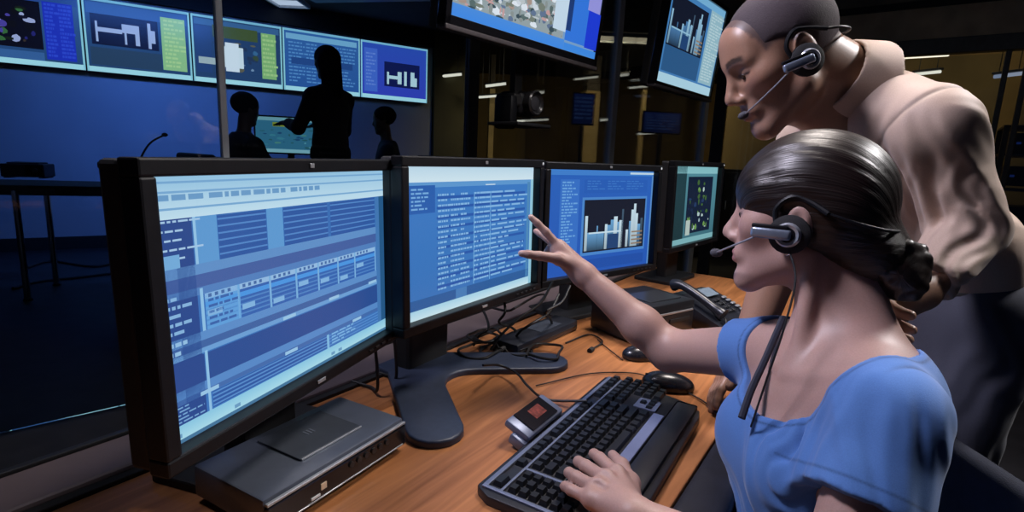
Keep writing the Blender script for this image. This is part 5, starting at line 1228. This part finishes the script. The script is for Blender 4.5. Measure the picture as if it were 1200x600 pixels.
F.cut(cL, nrm(mWrL - mElL), 0.002, cL - 0.08, cL + 0.07)
F.disp(lambda P: fold(P, mLs + A([-0.02, 0, 0.03]), mElL + A([-0.03, 0, 0.0]), 0.13, 0.0055, 58, 1.7, 0.8))
F.disp(lambda P: fold(P, mElL + A([0, 0, 0.05]), mWrL, 0.09, 0.0065, 70, 0.8, 0.8))
F.disp(lambda P: fold(P, mNB + Fm * 0.06 - Sm * 0.05, mPel + Sm * 0.12 + Fm * 0.05, 0.19, 0.0066, 50, 0.9, 0.8) + 0.0016 * noise3(P, 38, 6))
sm0 = mLs * 0.86 + mNB * 0.14; sn = nrm(mLs - mNB + A([0, 0, -0.05]))
F.disp(lambda P: 0.0030 * np.exp(-((P - sm0) @ sn / 0.004) ** 2) * sstep(0.12, 0.09, np.linalg.norm(P - sm0, axis=1)))
nax = nrm(HM.p(0, -0.04, -0.04) - mNB); F.cut(mNB + nax * 0.055, nax, 0.004, mNB - 0.12 + nax * 0.05, mNB + 0.14)
F.cut(mPel + A([0, 0, -0.012]), (0, 0, -1), 0.01, None, (9, 9, mPel[2] + 0.06))
me = F.mesh('shirt'); P = F.V
cs = np.tile(A([0.47, 0.345, 0.275]), (len(P), 1)) * (1 + 0.04 * noise3(P, 30, 2))[:, None]
seam = np.exp(-((P - sm0) @ sn / 0.0035) ** 2) * sstep(0.12, 0.09, np.linalg.norm(P - sm0, axis=1)); cs *= (1 - 0.5 * seam)[:, None]
paint(me, P, cs); shirt = link('shirt', me, M_SHIRT, man, world=True)
# collar
F = Field(mNB - 0.17, mNB + 0.17, 0.0030)
c0_ = mNB - nax * 0.005; F.cap(c0_, c0_ + nax * 0.085, 0.098, 0.072, 0.0); F.cut(c0_, -nax); F.cut(c0_ + nax * 0.070 , nax + Fm * -0.15, 0.003)
F.cap(c0_ - nax * 0.02, c0_ + nax * 0.11, 0.0815, 0.0665, 0.002, 's')
F.cap(c0_ + Fm * 0.08 - nax * 0.02, c0_ + Fm * 0.08 + nax * 0.12, 0.012, 0.05, 0.004, 's')
me = F.mesh('collar'); paint(me, F.V, np.tile(A([0.50, 0.37, 0.29]), (len(F.V), 1))); link('collar', me, M_SHIRT, shirt, world=True)
# trousers, belt, shoes
mHipL, mHipR = mPel + Lm * 0.075 + A([0, 0, -0.06]), mPel - Lm * 0.08 + A([0, 0, -0.06])
kL, kR = A([mHipL[0] - 0.03, mHipL[1] + 0.0, 0.50]), A([mHipR[0] - 0.05, mHipR[1] + 0.02, 0.50]); aL, aR = A([kL[0] - 0.0, kL[1] + 0.06, 0.08]), A([kR[0] + 0.03, kR[1] + 0.06, 0.08])
F = Field(np.minimum(aR, aL) - A([0.25, 0.30, 0.07]), np.maximum.reduce([mHipL, mHipR, mPel]) + A([0.2, 0.2, 0.12]), 0.006)
F.ell(mPel + A([0.008, 0, -0.045]), (0.150, 0.125, 0.115), MR, 0.02)
for h_, k_, a_ in ((mHipL, kL, aL), (mHipR, kR, aR)): F.cap(h_, k_, 0.098, 0.070, 0.04); F.cap(k_, a_, 0.070, 0.055, 0.03)
F.cut(mPel + A([0, 0, 0.035]), (0, 0, 1), 0.004)
F.disp(lambda P: fold(P, mHipL + A([0.03, -0.05, 0]), kL, 0.14, 0.005, 48, 0.2, 1.2) + 0.002 * noise3(P, 30, 3))
pk0, pk1 = mHipL + A([-0.075, -0.075, 0.085]), mHipL + A([0.01, -0.10, -0.06])
me = F.mesh('trousers'); P = F.V; dpk = nrm(pk1 - pk0); tq = (P - pk0) @ dpk; dq = np.linalg.norm((P - pk0) - tq[:, None] * dpk, axis=1)
pc_ = np.exp(-(dq / 0.012) ** 2) * (tq > 0) * (tq < 0.17); paint(me, P, np.tile(A([0.060, 0.062, 0.085]), (len(P), 1)) * (1 - 0.5 * pc_)[:, None]); link('trousers', me, M_TROUSER, man, world=True)
F = Field(mPel - 0.25, mPel + 0.25, 0.005); F.ell(mPel + A([0.008, 0, -0.045]), (0.156, 0.131, 0.140), MR, 0.0); F.cut(mPel + A([0, 0, 0.024]), (0, 0, 1), 0.002); F.cut(mPel + A([0, 0, -0.010]), (0, 0, -1), 0.002)
me = F.mesh('belt'); paint(me, F.V, np.tile(A([0.010, 0.009, 0.009]), (len(F.V), 1))); link('belt', me, attr_mat('belt_leather', 0.4, 0.2, 200), man, world=True)
for a_ in (aL, aR):
    F = Field(a_ - A([0.25, 0.2, 0.09]), a_ + A([0.12, 0.12, 0.09]), 0.006); dd_ = nrm([-0.84, -0.40, 0])
    F.ell(A([a_[0], a_[1], 0.04]) + dd_ * 0.07, (0.145, 0.048, 0.045), [dd_, A([-dd_[1], dd_[0], 0]), A([0, 0, 1.0])]); F.ell((a_[0], a_[1], 0.07), (0.06, 0.055, 0.06), None, 0.02); F.cut((0, 0, 0.004), (0, 0, -1), 0.004)
    me = F.mesh('shoe'); paint(me, F.V, np.tile(A([0.015, 0.013, 0.012]), (len(F.V), 1))); link('shoe', me, attr_mat('shoe_leather', 0.4, 0.1, 200), man, world=True)

# ================================================================== headsets
def headset(H, label, pod_dir, mic, xe=0.0, cable_pts=None, bk_=0.128, px=0.088):
    t = empty('headset', H.p(px, 0, -0.005), 0, label, 'headset')
    pz = -0.014
    Md = frame(H.p(px, 0.002, pz), H.f, H.u, H.l)
    MB().lathe([(0.0265, -0.010), (0.0285, -0.004), (0.0285, 0.004), (0.022, 0.009), (0.010, 0.010)], 24, M=Md).build('ear_cushion', mat('ear_foam', (0.012, 0.012, 0.014), 0.85, var=0.2, scale=60, bump=0.4, bscale=900), t, world=True, smooth=True)
    MB().lathe([(0.0165, 0.008), (0.0180, 0.012), (0.0150, 0.016), (0.0140, 0.0155)], 24, M=Md).build('speaker_ring', M_SILVER, t, world=True, smooth=True)
    MB().lathe([(0.0135, 0.013), (0.0100, 0.0165), (0.001, 0.0172)], 20, M=Md).build('speaker_cap', M_GLOSSBLK, t, world=True, smooth=True)
    pd = nrm(H.f * pod_dir[0] + H.u * pod_dir[1]); c_ = H.p(px + 0.016, 0.004, pz)
    Mp = frame(c_ + pd * 0.020, pd, np.cross(H.l, pd), H.l)
    MB().box((0, 0, 0), (0.055, 0.016, 0.011), 0.0045, M=Mp, seg=3).build('microphone_pod', mat('pod_silver', (0.30, 0.35, 0.45), 0.25, 0.6, var=0.05), t, world=True, smooth=True)
    MB().box((0.002, -0.010, -0.001), (0.050, 0.006, 0.009), 0.002, M=Mp).build('pod_shell', M_BLK, t, world=True, smooth=True)
    e0 = c_ + pd * 0.042 - H.u * 0.008; m_ = H.p(*mic)
    pts = crom([e0, e0 * 0.6 + m_ * 0.4 + H.l * 0.006, e0 * 0.2 + m_ * 0.8 + H.l * 0.006, m_], 6)
    MB().tube(pts, 0.0016, 7).build('boom', mat('boom_grey', (0.28, 0.28, 0.32), 0.35, 0.3), t, world=True, smooth=True)
    F = Field(m_ - 0.025, m_ + 0.025, 0.0016); F.ell(m_, (0.0072, 0.0105, 0.0075), H.R); F.disp(lambda P: 0.0004 * noise3(P, 1500, 3)); me = F.mesh('microphone'); paint(me, F.V, np.tile(A([0.06, 0.06, 0.075]), (len(F.V), 1))); link('microphone', me, attr_mat('mic_foam', 0.8, 0.5, 900), t, world=True)
    hook = [H.p(px - 0.002, 0.022, -0.002), H.p(px - 0.004, 0.024, 0.022), H.p(px - 0.004, 0.006, 0.040), H.p(px - 0.004, -0.016, 0.036), H.p(px + 0.003, -0.045, 0.020)]
    MB().tube(crom(hook, 6), 0.0042, 8).build('ear_hook', M_BLK, t, world=True, smooth=True)
    bb = bk_; band = [H.p(px + 0.003, -0.045, 0.020), H.p(0.086, -0.070, 0.012), H.p(0.066, -bb + 0.018, 0.002), H.p(0.0, -bb, -0.002), H.p(-0.066, -bb + 0.018, 0.002), H.p(-0.088, -0.06, 0.012), H.p(-0.090, -0.01, 0.03)]
    MB().tube(crom(band, 8), 0.0024, 8).build('neckband', M_BLK, t, world=True, smooth=True)
    Me = frame(H.p(-px, 0.002, pz), H.f, H.u, -H.l)
    MB().lathe([(0.0265, -0.010), (0.0285, -0.004), (0.0285, 0.004), (0.022, 0.009), (0.010, 0.010)], 20, M=Me).build('ear_cushion', _MATS['ear_foam'], t, world=True, smooth=True)
    if cable_pts: MB().tube(crom([H.p(px + 0.004, -0.002, pz - 0.024)] + cable_pts, 8), 0.0015, 7).build('cord', M_CABLE, t, world=True, smooth=True)
    return t
headset(HW, 'silver and black headset worn by the seated woman', (1.0, 0.02), (0.030, 0.122, -0.062), cable_pts=[at(932, 330, 0.755), at(917, 390, 0.74), at(900, 440, 0.755), at(886, 482, 0.77), at(880, 500, 0.785)])
headset(HM, 'silver and black headset worn by the standing man', (0.92, 0.05), (0.030, 0.112, -0.060), bk_=0.110)

# ================================================================== chair of the seated woman
t = empty('office_chair', (0.52, 0.765, 0), math.radians(180), 'dark navy office chair under the seated woman', 'chair')
M_NAVY = mat('navy_fabric', (0.008, 0.011, 0.030), 0.8, var=0.2, scale=60, bump=0.4, bscale=500)
# local x = towards the desk
MB().box((0.0, 0, 0.405), (0.46, 0.46, 0.07), 0.03, seg=4).build('seat', M_NAVY, t, smooth=True)
Mb = Matrix.Translation((-0.270, 0, 0.60)) @ Matrix.Rotation(math.radians(-8), 4, 'Y')
bk = MB().box((0, 0, 0), (0.055, 0.46, 0.38), 0.024, M=Mb, seg=4).build('backrest', M_NAVY, t, smooth=True)
for k in range(6): MB().box((-0.030, 0, -0.15 + 0.06 * k), (0.012, 0.42, 0.040), 0.006, M=Mb).build('rib', M_NAVY, bk, smooth=True)
MB().box((-0.26, 0, 0.40), (0.02, 0.07, 0.12), 0.005).build('back_support', M_DKMETAL, t)
MB().cyl((0, 0, 0.10), (0, 0, 0.37), 0.03, 14).build('gas_post', M_DKMETAL, t)
for k in range(5):
    a = math.radians(72 * k + 20); p = (0.28 * math.cos(a), 0.28 * math.sin(a))
    lg = MB().tube([(0.02 * math.cos(a), 0.02 * math.sin(a), 0.10), (p[0], p[1], 0.075)], [0.026, 0.016], 8).build('base_arm', M_BLK, t)
    MB().cyl((p[0] - 0.012, p[1], 0.028), (p[0] + 0.012, p[1], 0.028), 0.0275, 14).build('caster', M_BLKMATT, lg)

# ================================================================== people in the back room
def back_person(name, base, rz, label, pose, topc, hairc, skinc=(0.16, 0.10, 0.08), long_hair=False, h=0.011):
    """pose 'stand' or 'sit'; local x forward"""
    t = empty(name, (base[0], base[1], PLAT), rz, label, 'person')
    c_, s_ = math.cos(rz), math.sin(rz)
    def w(x, y, z): return A([base[0] + c_ * x - s_ * y, base[1] + s_ * x + c_ * y, z])
    hip = 0.93 if pose == 'stand' else 0.52; sh = hip + 0.47; hd = hip + 0.70
    H = HeadFrame(w(0.04, 0, hd + 0.02), A([c_, s_, -0.12]), (0, 0, 1), 0.96)
    lo = A([base[0] - 0.75, base[1] - 0.75, -0.02]); hi = A([base[0] + 0.75, base[1] + 0.75, hd + 0.25])
    F = Field(lo, hi, h); R3 = [A([c_, s_, 0]), A([-s_, c_, 0]), A([0, 0, 1.0])]
    def torso(F, g):
        F.ell(w(0, 0, sh - 0.14), (0.11 + g, 0.16 + g, 0.20 + g), R3, 0.05); F.ell(w(0, 0, hip + 0.08), (0.11 + g, 0.15 + g, 0.20 + g), R3, 0.05)
        for y in (-0.17, 0.17): F.cap(w(0, 0, sh + 0.02), w(0, y, sh - 0.03), 0.06 + g, 0.058 + g, 0.04)
    torso(F, -0.004); F.cap(w(0.01, 0, sh), w(0.03, 0, hd - 0.05), 0.055, 0.05, 0.03); head_prims(F, H)
    arms = {'stand': ((0.10, 0.24, -0.28), (0.32, 0.16, -0.24)), 'sit': ((0.12, 0.25, -0.26), (0.36, 0.18, -0.28))}[pose]
    for y in (-1, 1):
        e_ = w(arms[0][0], y * arms[0][1], sh + arms[0][2]); k_ = w(arms[1][0], y * arms[1][1], sh + arms[1][2]); F.cap(w(0, y * 0.17, sh - 0.03), e_, 0.045, 0.04, 0.03); F.cap(e_, k_, 0.04, 0.028, 0.02)
        F.cap(k_, k_ + R3[0] * 0.09, 0.028, 0.02, 0.01)
        for j in range(4): F.cap(k_ + R3[0] * 0.08 + R3[1] * (j - 1.5) * 0.018, k_ + R3[0] * 0.16 + R3[1] * (j - 1.5) * 0.020 - A([0, 0, 0.02]), 0.010, 0.008, 0.004)
        if pose == 'stand': F.cap(w(0, y * 0.09, hip), w(0.01, y * 0.10, 0.06), 0.08, 0.045, 0.04); F.cap(w(-0.02, y * 0.10, 0.04), w(0.16, y * 0.11, 0.035), 0.04, 0.033, 0.02)
        else: F.cap(w(0, y * 0.09, hip), w(0.42, y * 0.12, hip), 0.08, 0.06, 0.04); F.cap(w(0.42, y * 0.12, hip), w(0.42, y * 0.12, 0.06), 0.058, 0.042, 0.03); F.cap(w(0.40, y * 0.12, 0.04), w(0.58, y * 0.12, 0.035), 0.038, 0.033, 0.02)
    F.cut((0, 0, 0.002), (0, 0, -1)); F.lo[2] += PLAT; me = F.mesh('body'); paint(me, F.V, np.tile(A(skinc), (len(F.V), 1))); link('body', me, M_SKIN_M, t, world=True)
    F = Field(A([base[0] - 0.5, base[1] - 0.5, hip - 0.16]), A([base[0] + 0.5, base[1] + 0.5, sh + 0.12]), h); torso(F, 0.014)
    for y in (-1, 1): e_ = w(arms[0][0], y * arms[0][1], sh + arms[0][2]); k_ = w(arms[1][0], y * arms[1][1], sh + arms[1][2]); F.cap(w(0, y * 0.17, sh - 0.03), e_, 0.062, 0.056, 0.03); F.cap(e_, k_ * 0.9 + e_ * 0.1, 0.056, 0.045, 0.02)
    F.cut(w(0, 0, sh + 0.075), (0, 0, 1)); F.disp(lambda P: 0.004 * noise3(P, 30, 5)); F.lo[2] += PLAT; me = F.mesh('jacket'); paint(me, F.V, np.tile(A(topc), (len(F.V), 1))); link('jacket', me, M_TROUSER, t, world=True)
    F = Field(A([base[0] - 0.62, base[1] - 0.62, 0.02]), A([base[0] + 0.62, base[1] + 0.62, hip + 0.12]), h + 0.003); F.ell(w(0, 0, hip), (0.125, 0.165, 0.13), R3, 0.03)
    for y in (-1, 1):
        if pose == 'stand': F.cap(w(0, y * 0.09, hip), w(0.01, y * 0.10, 0.10), 0.092, 0.060, 0.04)
        else: F.cap(w(0, y * 0.09, hip), w(0.42, y * 0.12, hip), 0.092, 0.072, 0.04); F.cap(w(0.42, y * 0.12, hip), w(0.42, y * 0.12, 0.10), 0.070, 0.058, 0.03)
    F.lo[2] += PLAT; me = F.mesh('trousers'); paint(me, F.V, np.tile(A([0.012, 0.012, 0.016]), (len(F.V), 1))); link('trousers', me, M_TROUSER, t, world=True)
    F = Field(H.c - 0.35 * A([1, 1, 1.2]), H.c + 0.2, 0.008); E = lambda c, r, k=0.012, op='u': F.ell(H.p(*c), A(r), H.R, k, op)
    E((0, -0.014, 0.050), (0.088, 0.108, 0.090)); E((0, 0.125, -0.03), (0.11, 0.085, 0.10), 0.01, 's'); F.cut(H.p(0, -0.03, -0.045), -H.u + H.f * 0.8, 0.01)
    if long_hair: F.cap(H.p(0, -0.055, 0.02), H.p(0, -0.090, -0.26), 0.085, 0.055, 0.03); F.cap(H.p(0.05, -0.02, 0.0), H.p(0.06, -0.05, -0.20), 0.045, 0.035, 0.03); F.cap(H.p(-0.05, -0.02, 0.0), H.p(-0.06, -0.05, -0.20), 0.045, 0.035, 0.03)
    F.disp(lambda P: 0.002 * noise3(P, 120, 5)); F.lo[2] += PLAT; me = F.mesh('hair'); paint(me, F.V, np.tile(A(hairc), (len(F.V), 1))); link('hair', me, M_BUZZ, t, world=True)
    return t
b1 = at(285, 190, 4.35); b2 = at(388, 190, 4.55); b3 = at(455, 190, 5.2)
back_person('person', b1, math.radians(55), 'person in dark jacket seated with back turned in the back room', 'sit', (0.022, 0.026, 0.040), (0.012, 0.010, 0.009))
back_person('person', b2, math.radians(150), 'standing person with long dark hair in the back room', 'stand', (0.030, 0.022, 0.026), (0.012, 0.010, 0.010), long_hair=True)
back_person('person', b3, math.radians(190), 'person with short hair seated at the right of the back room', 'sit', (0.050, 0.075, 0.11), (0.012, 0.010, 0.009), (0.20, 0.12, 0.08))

# furniture of the back room
t = empty('swivel_chair', (b1[0] - 0.06, b1[1] - 0.10, PLAT), math.radians(55), 'dark swivel chair of the person with back turned', 'chair')
MB().box((0, 0, 0.40), (0.46, 0.48, 0.07), 0.025, seg=3).build('seat', M_BLKMATT, t, smooth=True)
MB().box((-0.25, 0, 0.66), (0.06, 0.52, 0.46), 0.025, seg=3).build('backrest', mat('chair_grey', (0.012, 0.015, 0.024), 0.6), t, smooth=True)
for s in (-1, 1): MB().box((0.0, s * 0.29, 0.62), (0.30, 0.06, 0.035), 0.012).build('armrest', M_BLKMATT, t, smooth=True); MB().box((-0.02, s * 0.28, 0.50), (0.04, 0.03, 0.23), 0.005).build('armrest_post', M_DKMETAL, t)
MB().cyl((0, 0, 0.09), (0, 0, 0.37), 0.03, 12).build('gas_post', M_DKMETAL, t)
for k in range(5):
    a = math.radians(72 * k); lg = MB().tube([(0.02 * math.cos(a), 0.02 * math.sin(a), 0.09), (0.28 * math.cos(a), 0.28 * math.sin(a), 0.07)], [0.024, 0.015], 8).build('base_arm', M_BLK, t)
    MB().cyl((0.28 * math.cos(a) - 0.01, 0.28 * math.sin(a), 0.027), (0.28 * math.cos(a) + 0.01, 0.28 * math.sin(a), 0.027), 0.0265, 12).build('caster', M_BLKMATT, lg)
pm = at(338, 184, 5.25); zt = pm[2] - 0.03
t = empty('operator_desk', (pm[0], pm[1] + 0.05, PLAT), math.radians(20), 'dark desk carrying the teal monitor in the back room', 'desk')
MB().box((0, 0.02, zt - PLAT - 0.02), (1.5, 0.55, 0.04), 0.005).build('desktop', M_BLKMATT, t)
for s in (-1, 1): MB().box((s * 0.70, 0.02, (zt - PLAT - 0.042) / 2 + 0.0005), (0.04, 0.5, zt - PLAT - 0.043), 0.004).build('side_panel', M_DKMETAL, t)
MB().box((0, 0.27, (zt - PLAT) * 0.55), (1.36, 0.02, (zt - PLAT) * 0.75), 0.003).build('modesty_panel', M_DKMETAL, t)
t = empty('back_monitor', (pm[0], pm[1] + 0.05, zt), math.radians(14), 'teal monitor between the two dark figures in the back room', 'monitor')
Wm, Hm = 0.64, 0.36
MB().box((0, 0.02, 0.235), (Wm, 0.04, Hm), 0.005).build('casing', M_BLK, t)
R = [(0, 0, 1, 1, (60, 130, 160), 0), (0, 0, 1, 0.1, (130, 190, 200), 1), (0.25, 0.14, 0.75, 0.26, (150, 170, 60), 2), (0, 0.9, 1, 1, (150, 214, 224), 2)]
blobs(R, 0.05, 0.3, 0.95, 0.88, 3, 26, [(70, 150, 170), (40, 90, 130), (110, 190, 200), (50, 110, 120), (90, 160, 150)], 31)
s = link('screen', screen_mesh('screen', Wm - 0.03, Hm - 0.03, R, 0.0006), screen_mat('screen_0.60', 0.6), t); s.location = (0, -0.003, 0.235)
MB().box((0, 0.05, 0.11), (0.06, 0.03, 0.20), 0.004).build('stand', M_DKMETAL, t); MB().box((0, 0.05, 0.008), (0.24, 0.17, 0.014), 0.004).build('foot', M_DKMETAL, t)
p3 = A([b3[0], b3[1], PLAT])
t = empty('stool', p3, math.radians(190), 'dark stool under the person at the right of the back room', 'stool')
MB().lathe([(0.18, 0.37), (0.20, 0.385), (0.20, 0.42), (0.18, 0.435)], 20).build('seat', M_BLKMATT, t, smooth=True)
MB().cyl((0, 0, 0.02), (0, 0, 0.37), 0.025, 12).build('post', M_DKMETAL, t); MB().lathe([(0.20, 0.0006), (0.20, 0.012), (0.04, 0.03)], 20).build('base', M_DKMETAL, t, smooth=True)
